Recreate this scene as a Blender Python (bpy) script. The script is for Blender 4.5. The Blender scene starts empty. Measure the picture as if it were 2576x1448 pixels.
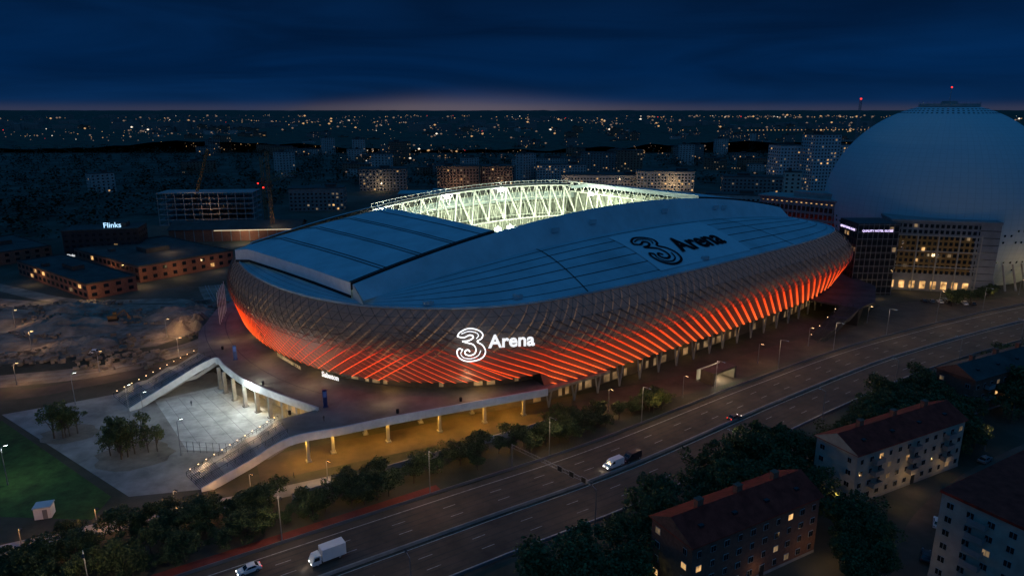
import bpy, math, random
from mathutils import Vector, Matrix, noise
R=random.Random(11)
S=bpy.context.scene; COL=S.collection
pi=math.pi
# ------------------------------------------------------------------ helpers
MATS={}
def mat(name,col,rough=.75,metal=0,var=.3,scale=.4,emit=None,es=0.0,spec=.4,evar=False):
    if name in MATS: return MATS[name]
    m=bpy.data.materials.new(name); m.use_nodes=True
    nt=m.node_tree; N=nt.nodes; L=nt.links
    b=N['Principled BSDF']; b.inputs['Roughness'].default_value=rough; b.inputs['Metallic'].default_value=metal
    b.inputs['Specular IOR Level'].default_value=spec
    g=N.new('ShaderNodeNewGeometry'); n=N.new('ShaderNodeTexNoise'); n.inputs['Scale'].default_value=scale
    n.inputs['Detail'].default_value=6; n.inputs['Roughness'].default_value=.65
    L.new(g.outputs['Position'],n.inputs['Vector'])
    r=N.new('ShaderNodeMapRange'); r.inputs[1].default_value=.3; r.inputs[2].default_value=.7
    r.inputs[3].default_value=1-var; r.inputs[4].default_value=1+var
    L.new(n.outputs['Fac'],r.inputs[0])
    v=N.new('ShaderNodeVectorMath'); v.operation='SCALE'; v.inputs[0].default_value=col
    L.new(r.outputs[0],v.inputs['Scale']); L.new(v.outputs[0],b.inputs['Base Color'])
    if emit:
        b.inputs['Emission Color'].default_value=(*emit,1); b.inputs['Emission Strength'].default_value=es
        if evar:
            n2=N.new('ShaderNodeTexNoise'); n2.inputs['Scale'].default_value=.45; n2.inputs['Detail'].default_value=3; L.new(g.outputs['Position'],n2.inputs['Vector'])
            r2=N.new('ShaderNodeMapRange'); r2.inputs[1].default_value=.36; r2.inputs[2].default_value=.64; r2.inputs[3].default_value=es*.2; r2.inputs[4].default_value=es*1.7
            L.new(n2.outputs['Fac'],r2.inputs[0]); L.new(r2.outputs[0],b.inputs['Emission Strength'])
    MATS[name]=m; return m
class MB:
    def __init__(s): s.v=[];s.f=[];s.m=[];s.uv=[]
    def poly(s,pts,m=0,uv=None):
        k=len(s.v); s.v+= [tuple(p) for p in pts]; s.f.append(tuple(range(k,k+len(pts)))); s.m.append(m); s.uv.append(uv)
    def box(s,c,d,ang=0,m=0):
        ca,sa=math.cos(ang),math.sin(ang); k=len(s.v)
        for z in(-.5,.5):
            for x,y in((-.5,-.5),(.5,-.5),(.5,.5),(-.5,.5)):
                X=x*d[0];Y=y*d[1]; s.v.append((c[0]+X*ca-Y*sa,c[1]+X*sa+Y*ca,c[2]+z*d[2]))
        for q in((0,3,2,1),(4,5,6,7),(0,1,5,4),(1,2,6,5),(2,3,7,6),(3,0,4,7)):
            s.f.append(tuple(k+i for i in q)); s.m.append(m); s.uv.append(None)
    def cyl(s,p0,p1,r0,r1=None,n=8,m=0,cap=True):
        r1=r0 if r1 is None else r1
        p0=Vector(p0);p1=Vector(p1); d=(p1-p0).normalized()
        a=d.cross(Vector((0,0,1)));
        if a.length<.01: a=Vector((1,0,0))
        a.normalize(); b=d.cross(a); k=len(s.v)
        for p,r in((p0,r0),(p1,r1)):
            for i in range(n):
                t=2*pi*i/n; s.v.append(tuple(p+a*(r*math.cos(t))+b*(r*math.sin(t))))
        for i in range(n):
            j=(i+1)%n; s.f.append((k+i,k+n+i,k+n+j,k+j)); s.m.append(m); s.uv.append(None)
        if cap:
            s.f.append(tuple(k+i for i in range(n))); s.m.append(m); s.uv.append(None)
            s.f.append(tuple(k+n+i for i in reversed(range(n)))); s.m.append(m); s.uv.append(None)
    def mesh(s,name,mats,smooth=False):
        me=bpy.data.meshes.new(name); me.from_pydata(s.v,[],s.f)
        for x in mats: me.materials.append(x)
        me.polygons.foreach_set('material_index',s.m)
        if smooth: me.polygons.foreach_set('use_smooth',[True]*len(s.f))
        if any(u for u in s.uv):
            ul=me.uv_layers.new(name='UVMap'); i=0
            for f,u in zip(s.f,s.uv):
                for j in range(len(f)):
                    if u: ul.data[i].uv=u[j]
                    i+=1
        me.update(); return me
def add(name,me,loc=(0,0,0),rot=0,label=None,cat=None,group=None,kind=None,parent=None,world=False,scale=None):
    o=bpy.data.objects.new(name,me); COL.objects.link(o); o.location=loc
    o.rotation_euler=(0,0,rot)
    if scale is not None: o.scale=scale
    if parent:
        o.parent=parent
        if world: o.matrix_parent_inverse=Matrix.Translation(parent.location).inverted()
    if label:o['label']=label
    if cat:o['category']=cat
    if group:o['group']=group
    if kind:o['kind']=kind
    return o
def light(name,loc,power,col=(1,.6,.25),r=.3,parent=None):
    l=bpy.data.lights.new(name,'POINT'); l.energy=power; l.color=col; l.shadow_soft_size=r
    o=bpy.data.objects.new(name,l); COL.objects.link(o); o.location=loc
    if parent: o.parent=parent
    return o
def crom(P,n=10,closed=False):
    P=[Vector(p) for p in P]; out=[]; N=len(P)
    rng=range(N) if closed else range(N-1)
    for i in rng:
        a=P[(i-1)%N] if closed or i>0 else P[0]*2-P[1]
        b=P[i]; c=P[(i+1)%N]
        d=P[(i+2)%N] if closed or i+2<N else P[-1]*2-P[-2]
        for k in range(n):
            t=k/n
            out.append(.5*((2*b)+(c-a)*t+(2*a-5*b+4*c-d)*t*t+(3*b-a-3*c+d)*t**3))
    if not closed: out.append(P[-1])
    return out
def resample(P,step,closed=False):
    P=list(P)
    if closed:P=P+[P[0]]
    L=[0]
    for a,b in zip(P,P[1:]): L.append(L[-1]+(b-a).length)
    n=max(2,int(L[-1]/step)); out=[];j=0
    for i in range(n if closed else n+1):
        d=L[-1]*i/n
        while j<len(L)-2 and L[j+1]<d: j+=1
        t=(d-L[j])/max(1e-6,L[j+1]-L[j]); out.append(P[j].lerp(P[j+1],t))
    return out
def interp(x,T):
    if x<=T[0][0]: return T[0][1]
    for (a,b),(c,d) in zip(T,T[1:]):
        if x<=c: return b+(d-b)*(x-a)/(c-a)
    return T[-1][1]
def inpoly(x,y,P):
    c=False;n=len(P)
    for i in range(n):
        x1,y1=P[i][:2];x2,y2=P[(i+1)%n][:2]
        if (y1>y)!=(y2>y) and x<(x2-x1)*(y-y1)/(y2-y1)+x1:c=not c
    return c
def sheet(name,pts,z,m,kind='structure'):
    b=MB(); b.poly([(x,y,z) for x,y in pts]); return add(name,b.mesh(name,[m]),kind=kind)
def textmesh(txt,size,m,ext=.1,off=0.0):
    c=bpy.data.curves.new('t','FONT'); c.body=txt; c.size=size; c.extrude=ext; c.offset=off; c.resolution_u=4
    o=bpy.data.objects.new('t',c); COL.objects.link(o)
    bpy.context.view_layer.update()
    me=bpy.data.meshes.new_from_object(o.evaluated_get(bpy.context.evaluated_depsgraph_get()))
    bpy.data.objects.remove(o); me.materials.clear(); me.materials.append(m); return me
lf=lambda a,c,f:a+(c-a)*f
# ------------------------------------------------------------------ materials
M_asph=mat('asphalt',(.078,.058,.042),.85,scale=.15,var=.4)
M_conc=mat('concrete',(.27,.26,.25),.85,scale=.3,var=.25)
M_pave=mat('paving',(.25,.24,.225),.85,scale=.12,var=.45)
M_white=mat('white_paint',(.8,.8,.8),.5,var=.1)
M_par=mat('parapet_panel',(.52,.56,.60),.6,scale=.6,var=.15)
M_mark=mat('road_paint',(.40,.39,.36),.6,var=.5,scale=1.2)
M_steel=mat('steel',(.30,.31,.33),.4,.7,var=.1)
M_dark=mat('dark_metal',(.03,.032,.035),.5,.3,var=.2)
M_black=mat('black_rubber',(.012,.012,.012),.8,var=.2)
M_glass=mat('dark_glass',(.01,.014,.02),.12,.0,var=.1,spec=.8)
M_grass=mat('grass',(.03,.08,.015),.95,scale=.3,var=.6)
M_leaf=mat('foliage',(.045,.070,.022),.8,scale=.6,var=.55)
M_leafy=mat('yellow_foliage',(.12,.12,.03),.8,scale=.6,var=.5)
M_leafd=mat('dark_foliage',(.030,.042,.022),.85,scale=.05,var=.8)
M_bark=mat('bark',(.09,.07,.055),.9,scale=3)
M_dirt=mat('dirt',(.20,.17,.135),.95,scale=.12,var=.6)
M_brick=mat('brick',(.22,.09,.06),.9,scale=1.5)
M_beige=mat('render_plaster',(.35,.32,.27),.85,scale=.4,var=.2)
M_redroof=mat('red_roof',(.27,.032,.02),.85,scale=.5,var=.4,spec=.15)
M_darkroof=mat('dark_roof',(.065,.06,.055),.85,scale=.15,var=.4,spec=.2)
M_greyb=mat('grey_facade',(.22,.22,.22),.8,scale=.2,var=.2)
M_redpath=mat('red_asphalt',(.2,.035,.025),.85,scale=.3)
M_lit=mat('lit_window',(.5,.3,.1),.5,emit=(1,.55,.2),es=.75,evar=True)
M_litd=mat('dim_window',(.4,.3,.15),.5,emit=(1,.62,.3),es=.15,evar=True)
M_litw=mat('white_light',(.8,.8,.8),.5,emit=(1,.95,.85),es=4)
M_lamp=mat('lamp_glow',(.8,.7,.5),.5,emit=(1,.62,.28),es=12)
M_slamp=mat('stair_lamp_glow',(.8,.7,.5),.5,emit=(1,.6,.3),es=3.5)
M_red=mat('red_light',(.5,.02,.02),.5,emit=(1,.03,.02),es=3)
M_sign=mat('sign_white',(.9,.9,.9),.5,emit=(1,1,1),es=.9)
M_signb=mat('sign_purple',(.9,.9,.9),.5,emit=(.75,.6,1),es=1.3)
M_stadwhite=mat('white_steel',(.8,.82,.76),.5,var=.08)
M_ind=mat('interior_concrete',(.34,.36,.32),.8,var=.45,scale=.3)
# ------------------------------------------------------------------ camera / world
cam=bpy.data.cameras.new('camera'); cam.lens=24; cam.sensor_width=36; cam.clip_end=60000; cam.clip_start=1
co=bpy.data.objects.new('camera',cam); COL.objects.link(co); co.location=(0,0,85)
co.rotation_euler=(math.radians(90-14.65),0,0); S.camera=co
S.view_settings.view_transform='Standard'
w=bpy.data.worlds.new('World'); S.world=w; w.use_nodes=True
nt=w.node_tree; N=nt.nodes; L=nt.links; bg=N['Background']
tc=N.new('ShaderNodeTexCoord'); sx=N.new('ShaderNodeSeparateXYZ'); L.new(tc.outputs['Generated'],sx.inputs[0])
ramp=N.new('ShaderNodeValToRGB'); L.new(sx.outputs['Z'],ramp.inputs[0])
E=ramp.color_ramp.elements
E[0].position=0.0; E[0].color=(.006,.018,.055,1)
E[1].position=1; E[1].color=(.007,.098,.270,1)
for p,c in((.012,(.002,.018,.066)),(.05,(.0006,.017,.070)),(.11,(.0008,.0135,.054)),(.17,(.001,.010,.038)),(.3,(.0025,.03,.10)),(.55,(.006,.08,.22))):
    e=E.new(p); e.color=(*c,1)
mp=N.new('ShaderNodeMapping'); mp.inputs['Scale'].default_value=(1.6,1.6,13); L.new(tc.outputs['Generated'],mp.inputs[0])
cn=N.new('ShaderNodeTexNoise'); cn.inputs['Scale'].default_value=1.3; cn.inputs['Detail'].default_value=9; cn.inputs['Distortion'].default_value=.8
L.new(mp.outputs[0],cn.inputs['Vector'])
cr=N.new('ShaderNodeMapRange'); cr.inputs[1].default_value=.3; cr.inputs[2].default_value=.72; cr.inputs[3].default_value=1.3; cr.inputs[4].default_value=.55
L.new(cn.outputs['Fac'],cr.inputs[0])
cl=N.new('ShaderNodeVectorMath'); cl.operation='SCALE'; L.new(ramp.outputs[0],cl.inputs[0]); L.new(cr.outputs[0],cl.inputs['Scale'])
def mth(op,a,b=None,c=None):
    n=N.new('ShaderNodeMath'); n.operation=op
    for i,x in enumerate((a,b,c)):
        if x is None: continue
        if isinstance(x,(int,float)): n.inputs[i].default_value=x
        else: L.new(x,n.inputs[i])
    return n.outputs[0]
az=mth('DIVIDE',sx.outputs['X'],mth('MAXIMUM',sx.outputs['Y'],.01))
gx=mth('DIVIDE',mth('SUBTRACT',az,-.06),.19)
gx=mth('POWER',2.718,mth('MULTIPLY',mth('MULTIPLY',gx,gx),-1))
gx=mth('ADD',mth('MULTIPLY',gx,.7),.3)
gz=mth('DIVIDE',sx.outputs['Z'],mth('ADD',mth('MULTIPLY',gx,.013),.003))
gz=mth('POWER',2.718,mth('MULTIPLY',mth('MULTIPLY',gz,gz),-1))
fr=mth('GREATER_THAN',sx.outputs['Y'],.1)
amt=mth('MULTIPLY',mth('MULTIPLY',gx,gz),fr)
amt=mth('MULTIPLY',amt,mth('ADD',mth('MULTIPLY',cn.outputs['Fac'],1.8),0))
gl=N.new('ShaderNodeVectorMath'); gl.operation='SCALE'; gl.inputs[0].default_value=(.095,.070,.066); L.new(amt,gl.inputs['Scale'])
ad=N.new('ShaderNodeVectorMath'); ad.operation='ADD'; L.new(cl.outputs[0],ad.inputs[0]); L.new(gl.outputs[0],ad.inputs[1])
bk=mth('MAXIMUM',mth('MULTIPLY',sx.outputs['Y'],-1),0)  # extra sky glow added behind the camera to brighten facades facing it
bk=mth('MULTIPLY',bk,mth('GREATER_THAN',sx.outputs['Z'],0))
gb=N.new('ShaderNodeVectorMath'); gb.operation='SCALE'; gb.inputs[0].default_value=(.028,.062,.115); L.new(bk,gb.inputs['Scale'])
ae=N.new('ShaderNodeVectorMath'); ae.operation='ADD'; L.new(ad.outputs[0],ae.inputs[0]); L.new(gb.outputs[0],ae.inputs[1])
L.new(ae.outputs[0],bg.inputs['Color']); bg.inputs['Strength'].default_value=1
# ------------------------------------------------------------------ ground
gm=bpy.data.materials.new('ground_earth'); gm.use_nodes=True
nt=gm.node_tree; b=nt.nodes['Principled BSDF']; b.inputs['Roughness'].default_value=.95
g=nt.nodes.new('ShaderNodeNewGeometry'); n1=nt.nodes.new('ShaderNodeTexNoise'); n1.inputs['Scale'].default_value=.02; n1.inputs['Detail'].default_value=12; n1.inputs['Roughness'].default_value=.7
nt.links.new(g.outputs['Position'],n1.inputs['Vector'])
r=nt.nodes.new('ShaderNodeValToRGB'); nt.links.new(n1.outputs['Fac'],r.inputs[0])
r.color_ramp.elements[0].position=.4; r.color_ramp.elements[0].color=(.022,.028,.014,1)
r.color_ramp.elements[1].position=.62; r.color_ramp.elements[1].color=(.09,.08,.06,1)
nt.links.new(r.outputs[0],b.inputs['Base Color'])
bb=MB(); bb.poly([(-30000,-500,0),(30000,-500,0),(30000,45000,0),(-30000,45000,0)])
add('ground',bb.mesh('ground',[gm]),kind='structure')
# ------------------------------------------------------------------ highway
U=crom([(-200,20,0),(-120,71,0),(-58,111,0),(-14,139,0),(22,162,0),(78,204,0),(137,244,0),(229,293,0),(330,335,0),(480,385,0)],12)
U=resample([Vector((p.x,p.y)) for p in U],3.0)
def nrm(P,i):
    a=P[max(0,i-1)];b=P[min(len(P)-1,i+1)];d=(b-a).normalized(); return Vector((d.y,-d.x))
def ribbon(b,P,o0,o1,z,m=0,i0=0,i1=None):
    i1=len(P)-1 if i1 is None else i1
    for i in range(i0,i1):
        n0=nrm(P,i);n1=nrm(P,i+1)
        a=P[i]+n0*o0;c=P[i]+n0*o1;d=P[i+1]+n1*o1;e=P[i+1]+n1*o0
        b.poly([(c.x,c.y,z),(d.x,d.y,z),(e.x,e.y,z),(a.x,a.y,z)],m)
b=MB(); ribbon(b,U,-1.5,27,.02); add('highway',b.mesh('highway',[M_asph]),kind='structure')
b=MB()
for o in(.5,11.6,13.6,24.9): ribbon(b,U,o,o+.2,.03)
for o in(4.1,7.8,17.3,21.1):
    for i in range(0,len(U)-1,4): ribbon(b,U,o,o+.15,.03,i0=i,i1=i+1)
add('road_marking',b.mesh('road_marking',[M_mark]),kind='structure')
b=MB()
for o in(2.0,5.8,9.6,15.3,19.1,22.9):
    for q in(-.85,.75): ribbon(b,U,o+q,o+q+.35,.025)
add('road_wear',b.mesh('road_wear',[mat('worn_asphalt',(.047,.037,.029),.7,scale=.3,var=.4)]),kind='structure')
def wallrun(P,o,zb,zt,th,m,name,label,cat,i0=0,i1=None,group=None):
    i1=len(P)-1 if i1 is None else i1
    b=MB()
    for i in range(i0,i1):
        n0=nrm(P,i);n1=nrm(P,i+1)
        a=P[i]+n0*o;c=P[i]+n0*(o+th);d=P[i+1]+n1*(o+th);e=P[i+1]+n1*o
        b.poly([(c.x,c.y,zb),(d.x,d.y,zb),(d.x,d.y,zt),(c.x,c.y,zt)])
        b.poly([(e.x,e.y,zb),(a.x,a.y,zb),(a.x,a.y,zt),(e.x,e.y,zt)])
        b.poly([(c.x,c.y,zt),(d.x,d.y,zt),(e.x,e.y,zt),(a.x,a.y,zt)])
    return add(name,b.mesh(name,[m]),label=label,cat=cat,group=group)
wallrun(U,12.5,0.02,.7,.3,M_conc,'median_barrier','low grey concrete barrier along the middle of the highway','barrier')
wallrun(U,-1.9,.1,.8,.15,M_steel,'guard_rail','grey steel guard rail beside the highway','guard rail')
wallrun(U,26,.1,.8,.15,M_steel,'guard_rail','grey steel guard rail along the outer highway lane','guard rail')
def nearest(P,x,y):
    q=Vector((x,y)); return min(range(len(P)),key=lambda i:(P[i]-q).length)
i0=nearest(U,-130,66);i1=nearest(U,-14,139)
b=MB(); ribbon(b,U,-5.5,-2.4,.02,i0=i0,i1=i1); add('cycle_path',b.mesh('cycle_path',[M_redpath]),kind='structure')
i2=nearest(U,-40,122);i3=nearest(U,20,160)
wallrun(U,-17.5,0,1.6,.4,M_conc,'retaining_wall','grey concrete retaining wall beside the street under the deck','wall',i2,i3)
def path(name,pts,wd,z,m):
    P=resample([Vector(p[:2]) for p in crom([(x,y,0) for x,y in pts],8)],2.5); b=MB(); ribbon(b,P,-wd/2,wd/2,z); add(name,b.mesh(name,[m]),kind='structure'); return P
P1=path('footpath',[(-150,92),(-102,118),(-77,130),(-55,139),(-38,147)],5,.012,M_pave)
P2=path('street',[(-62,150),(-45,158),(-15,172),(20,188),(60,206),(100,234),(150,262),(240,305)],13,.016,M_asph)
P3=path('residential_street',[(58,92),(76,112),(90,129),(118,150),(170,178),(230,205)],6.5,.016,M_asph)
path('railway_bed',[(-400,150),(-168,205),(-127,228),(-115,262),(-150,330)],12,.012,M_dirt)
for o in(-3.2,-1.7,1.7,3.2):
    path('railway_track',[(-400,150+o),(-168+o*.3,205+o),(-127+o,228+o*.3),(-115+o,262),(-150+o,330)],.18,.12,M_steel)
path('access_road',[(-260,330),(-200,300),(-150,300),(-120,262)],8,.014,M_dirt)
path('access_road',[(-330,152),(-168,191),(-138,204),(-116,222),(-108,240)],8,.018,M_asph)
path('access_road',[(150,262),(175,290),(235,298),(300,330)],16,.018,M_asph)
# park
sheet('park_paving',[(-147,181),(-133,189),(-122,196),(-100,214),(-50,172),(-62,158),(-72,141),(-87,138)],.022,M_pave)
sheet('lawn',[(-150,176),(-144,177),(-91,138),(-90,129),(-128,131),(-165,150)],.026,M_grass)
M_court=mat('court_concrete',(.44,.45,.44),.7,scale=.25,var=.35)
sheet('sports_court',[(-108,191),(-93,202),(-76,188),(-58,170),(-63,158),(-84,160)],.032,M_court)
b=MB()
def seam(a,c,z,w_):
    a=Vector(a);c=Vector(c);d=(c-a).normalized();n=Vector((-d.y,d.x))*w_
    b.poly([(a.x-n.x,a.y-n.y,z),(c.x-n.x,c.y-n.y,z),(c.x+n.x,c.y+n.y,z),(a.x+n.x,a.y+n.y,z)])
for q in range(7):
    t=q/6; seam(Vector((-106,190)).lerp(Vector((-84,162)),t),Vector((-92,200)).lerp(Vector((-62,166)),t),.037,.06)
for q in range(5):
    t=(q+.5)/5; seam(Vector((-106,190)).lerp(Vector((-92,200)),t),Vector((-84,162)).lerp(Vector((-62,166)),t),.037,.06)
add('court_marking',b.mesh('court_marking',[M_greyb]),kind='structure')
for (cx,cy,rx,ry) in((-120,169,7,6),(-96,157,9,8)):
    sheet('planting_bed',[(cx+rx*math.cos(t*.3142)*(1+.15*math.sin(t*2.1)),cy+ry*math.sin(t*.3142)) for t in range(20)],.035,M_dirt)
# ------------------------------------------------------------------ stadium
def LW(s,t,z=0): return Vector((11+.77*s-.64*t,281+.64*s+.77*t,z))
CT=[(-115,5),(-113,-22),(-106,-42),(-96,-55),(-84,-65),(-68,-72),(-40,-75.5),(0,-76.5),(40,-76.5),(80,-75.5),(110,-71),(124,-61),(130,-46),(132,-20),(132,10),(128,38),(118,58),(98,71),(60,76),(0,77),(-50,76),(-84,70),(-102,56),(-111,34)]
OL=resample(crom([(a,c,0) for a,c in CT],16,True),1.35,True); NO=len(OL)
per=sum((OL[i]-OL[(i+1)%NO]).length for i in range(NO)); du=per/NO
ON=[]
for i in range(NO):
    d=(OL[(i+1)%NO]-OL[i-1]).normalized(); ON.append(Vector((d.y,-d.x,0)))
def bulge(s,t):
    b=interp(s,[(-110,3.6),(-85,4.5),(-50,7),(-20,8),(140,8)]); return b if t<0 else max(4,b*.8)
def zbot(s,t):
    if t<0 and s>-64: return interp(s,[(-64,8),(80,8),(135,10)])
    return interp(s,[(-120,12),(60,12),(135,10)])
SH=[(0,.15),(.5,.97),(.58,1),(.66,.96),(.8,.72),(.92,.36),(1,0)]
def ptn(u):
    x=(u/du)%NO; i=int(x); j=(i+1)%NO; f=x-i
    return OL[i].lerp(OL[j],f), ON[i].lerp(ON[j],f).normalized()
def fac(u,w,off=0.0):
    p,n=ptn(u); z0=zbot(p.x,p.y); z=z0+(33-z0)*w
    q=p+n*(bulge(p.x,p.y)*interp(w,SH)+off)
    return LW(q.x,q.y,z)
def facz(u,z,off=0.0):
    p,n=ptn(u); z0=zbot(p.x,p.y)
    if z<z0-.4: return None
    q=p+n*(bulge(p.x,p.y)*interp(max(0,(z-z0)/(33-z0)),SH)+off)
    return LW(q.x,q.y,z)
stad=add('stadium',None,loc=(11,281,0),label='large oval arena with orange lit louvre facade and blue-grey roof',cat='stadium')
def sp(name,b,mats,smooth=False,label=None):
    return add(name,b.mesh(name,mats,smooth),parent=stad,world=True,label=label)
def facade_mat(name,kind):
    m=bpy.data.materials.new(name); m.use_nodes=True; nt=m.node_tree; N=nt.nodes; L=nt.links; B=N['Principled BSDF']
    B.inputs['Roughness'].default_value=.5; B.inputs['Metallic'].default_value=.2
    uv=N.new('ShaderNodeUVMap'); sx=N.new('ShaderNodeSeparateXYZ'); L.new(uv.outputs[0],sx.inputs[0])
    def mt(op,a,b=None,c=None):
        n=N.new('ShaderNodeMath'); n.operation=op
        for i,x in enumerate((a,b,c)):
            if x is None: continue
            if isinstance(x,(int,float)): n.inputs[i].default_value=x
            else: L.new(x,n.inputs[i])
        return n.outputs[0]
    def mr(x,a,b,c,d):
        n=N.new('ShaderNodeMapRange'); n.inputs[1].default_value=a;n.inputs[2].default_value=b;n.inputs[3].default_value=c;n.inputs[4].default_value=d
        L.new(x,n.inputs[0]); return n.outputs[0]
    Ux,Z=sx.outputs[0],sx.outputs[1]
    nz=N.new('ShaderNodeTexNoise'); nz.inputs['Scale'].default_value=.12; nz.inputs['Detail'].default_value=5; L.new(uv.outputs[0],nz.inputs['Vector'])
    if kind=='skin':
        c=mt('FRACT',mt('DIVIDE',mt('SUBTRACT',Ux,mt('MULTIPLY',Z,1.0)),3.4))
        d2=mt('LESS_THAN',c,.13)
        B.inputs['Base Color'].default_value=(.17,.135,.115,1)
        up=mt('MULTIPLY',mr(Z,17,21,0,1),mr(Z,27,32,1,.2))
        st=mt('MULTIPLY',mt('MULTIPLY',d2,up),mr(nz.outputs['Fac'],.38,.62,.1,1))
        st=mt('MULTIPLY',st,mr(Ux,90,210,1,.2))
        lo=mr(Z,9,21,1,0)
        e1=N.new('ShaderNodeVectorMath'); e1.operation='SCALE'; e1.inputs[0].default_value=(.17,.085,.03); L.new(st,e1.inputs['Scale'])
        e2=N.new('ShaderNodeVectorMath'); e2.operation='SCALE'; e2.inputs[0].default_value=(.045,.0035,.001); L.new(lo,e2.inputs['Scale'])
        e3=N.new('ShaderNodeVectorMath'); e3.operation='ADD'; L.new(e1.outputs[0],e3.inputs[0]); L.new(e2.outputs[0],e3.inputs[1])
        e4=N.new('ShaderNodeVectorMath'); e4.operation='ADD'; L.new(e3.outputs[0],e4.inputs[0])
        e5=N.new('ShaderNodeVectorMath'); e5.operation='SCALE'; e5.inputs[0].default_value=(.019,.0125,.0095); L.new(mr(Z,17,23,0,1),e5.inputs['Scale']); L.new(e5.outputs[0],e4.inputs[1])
        L.new(e4.outputs[0],B.inputs['Emission Color']); B.inputs['Emission Strength'].default_value=1
    else:
        B.inputs['Base Color'].default_value=(.14,.105,.085,1)
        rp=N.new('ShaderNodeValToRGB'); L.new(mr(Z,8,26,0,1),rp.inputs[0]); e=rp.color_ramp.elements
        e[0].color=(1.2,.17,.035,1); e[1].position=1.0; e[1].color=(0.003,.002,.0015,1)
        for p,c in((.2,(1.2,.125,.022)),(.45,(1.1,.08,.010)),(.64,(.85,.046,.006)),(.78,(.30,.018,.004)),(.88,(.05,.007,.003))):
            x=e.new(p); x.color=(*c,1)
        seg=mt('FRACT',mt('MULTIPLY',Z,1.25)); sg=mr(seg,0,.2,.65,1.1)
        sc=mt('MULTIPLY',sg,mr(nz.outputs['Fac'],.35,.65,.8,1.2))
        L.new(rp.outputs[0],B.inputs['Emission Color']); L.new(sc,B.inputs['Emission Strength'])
    return m
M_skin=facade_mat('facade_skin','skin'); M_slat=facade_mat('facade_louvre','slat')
b=MB(); W=[0,.1,.2,.3,.4,.5,.58,.66,.73,.8,.86,.92,.96,1]
for i in range(NO):
    for k in range(len(W)-1):
        P=[fac(i*du,W[k]),fac((i+1)*du-1e-4,W[k]),fac((i+1)*du-1e-4,W[k+1]),fac(i*du,W[k+1])]
        b.poly(P,0,[(i*du,P[0].z),((i+1)*du,P[1].z),((i+1)*du,P[2].z),(i*du,P[3].z)])
sp('facade_skin',b,[M_skin],True)
ukink=min(range(NO),key=lambda i:(OL[i]-Vector((-64,-73,0))).length)*du
b=MB()
def slat(u,wd,lean,zt_,o0=.5):
    K=int((zt_-8)*1.0)
    for k in range(K):
        za=8+(zt_-8)*k/K; zb2=8+(zt_-8)*(k+.95)/K
        ua=u-lean*(za-8); ub=u-lean*(zb2-8)
        q=[facz(ua,za,o0),facz(ua+wd,za,o0+.3),facz(ub+wd,zb2,o0+.35),facz(ub,zb2,o0+.05)]
        if any(x is None for x in q): continue
        if max((q[0]-q[1]).length,(q[3]-q[2]).length)>wd+2.2: continue
        b.poly(q,0,[(ua,za),(ua+wd,za),(ub+wd,zb2),(ub,zb2)])
u=0.0
while u<per:
    right=(ukink-2<u<ukink+300)
    if right:
        f=min(1,max(0,(u-ukink)/200)); slat(u,lf(.85,1.05,f),lf(2.0,1.0,f),28.5); u+=lf(3.7,5.0,f)
    else:
        slat(u,.62,1.75,27); u+=3.1
u=-60.0
while u<ukink-50:
    slat(u,.42,-1.5,26,.2); u+=4.2
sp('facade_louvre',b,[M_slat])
b=MB(); pt_=3.6; nn=int(per/pt_)
for q in range(nn):
    u0=q*per/nn
    for sgn in(-1,1):
        prev=None
        for k in range(7):
            wv=.46+.09*k; p=fac(u0+sgn*pt_/2*k,wv,1.0)
            if prev is not None: b.cyl(prev,p,.09,n=3,cap=False)
            prev=p
for k in range(7):
    wv=.46+.09*k
    for i in range(0,NO,2): b.cyl(fac(i*du,wv,1.0 if k<6 else .1),fac((i+2)*du-1e-3,wv,1.0 if k<6 else .1),.08,n=3,cap=False)
sp('facade_grid',b,[mat('grid_steel',(.13,.105,.09),.6,.1)])
b=MB(); M_basewall=mat('base_wall',(.10,.08,.06),.6)
for i in range(NO):
    i2_=(i+1)%NO
    a=fac(i*du,0);c=fac((i+1)*du-1e-4,0)
    pi_=OL[i]-ON[i]*5; pj=OL[i2_]-ON[i2_]*5
    d=LW(pj.x,pj.y,c.z);e=LW(pi_.x,pi_.y,a.z)
    b.poly([a,e,d,c],0); b.poly([(e.x,e.y,0),(d.x,d.y,0),d,e],1)
    zb=8 if (OL[i].x<-64 or OL[i].y>0) else 0
    if i%3!=0 and R.random()<.4:
        z0=zb+.4; z1=zb+2.9; q=ON[i]*.06; dd=Vector((.77*q.x-.64*q.y,.64*q.x+.77*q.y,0)); m0=e+dd; m1=d+dd
        b.poly([(m0.x,m0.y,z0),(m1.x,m1.y,z0),(m1.x,m1.y,z1),(m0.x,m0.y,z1)],2)
sp('base_wall',b,[M_dark,M_basewall,M_litd])
cm=MB(); cm.cyl((0,0,0),(1.6,0,8.4),.3,.25,8); cm.cyl((0,0,0),(-1.6,0,8.4),.3,.25,8); cme=cm.mesh('column',[M_greyb])
uu=ukink+4; kk=0
while uu<ukink+215:
    x=int(uu/du)%NO; p=OL[x]-ON[x]*.6; q=LW(p.x,p.y); d=ON[x]; t2=p+Vector((-d.y,d.x,0)); q2=LW(t2.x,t2.y)
    add('column',cme,parent=stad,loc=(q.x-11,q.y-281,0),rot=math.atan2(q2.y-q.y,q2.x-q.x))
    if kk%3==1 and uu<ukink+170:
        p=OL[x]-ON[x]*2.2; q=LW(p.x,p.y); light('base_light',(q.x-11,q.y-281,5.5),260,(1,.55,.13),.25,stad)
    uu+=9.3; kk+=1
for uo in(-18,-45,-72,-98,-122):
    p,n=ptn(ukink+uo); p=p-n*1.5; q=LW(p.x,p.y); light('base_light',(q.x-11,q.y-281,11),170,(1,.55,.16),.25,stad)
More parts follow.
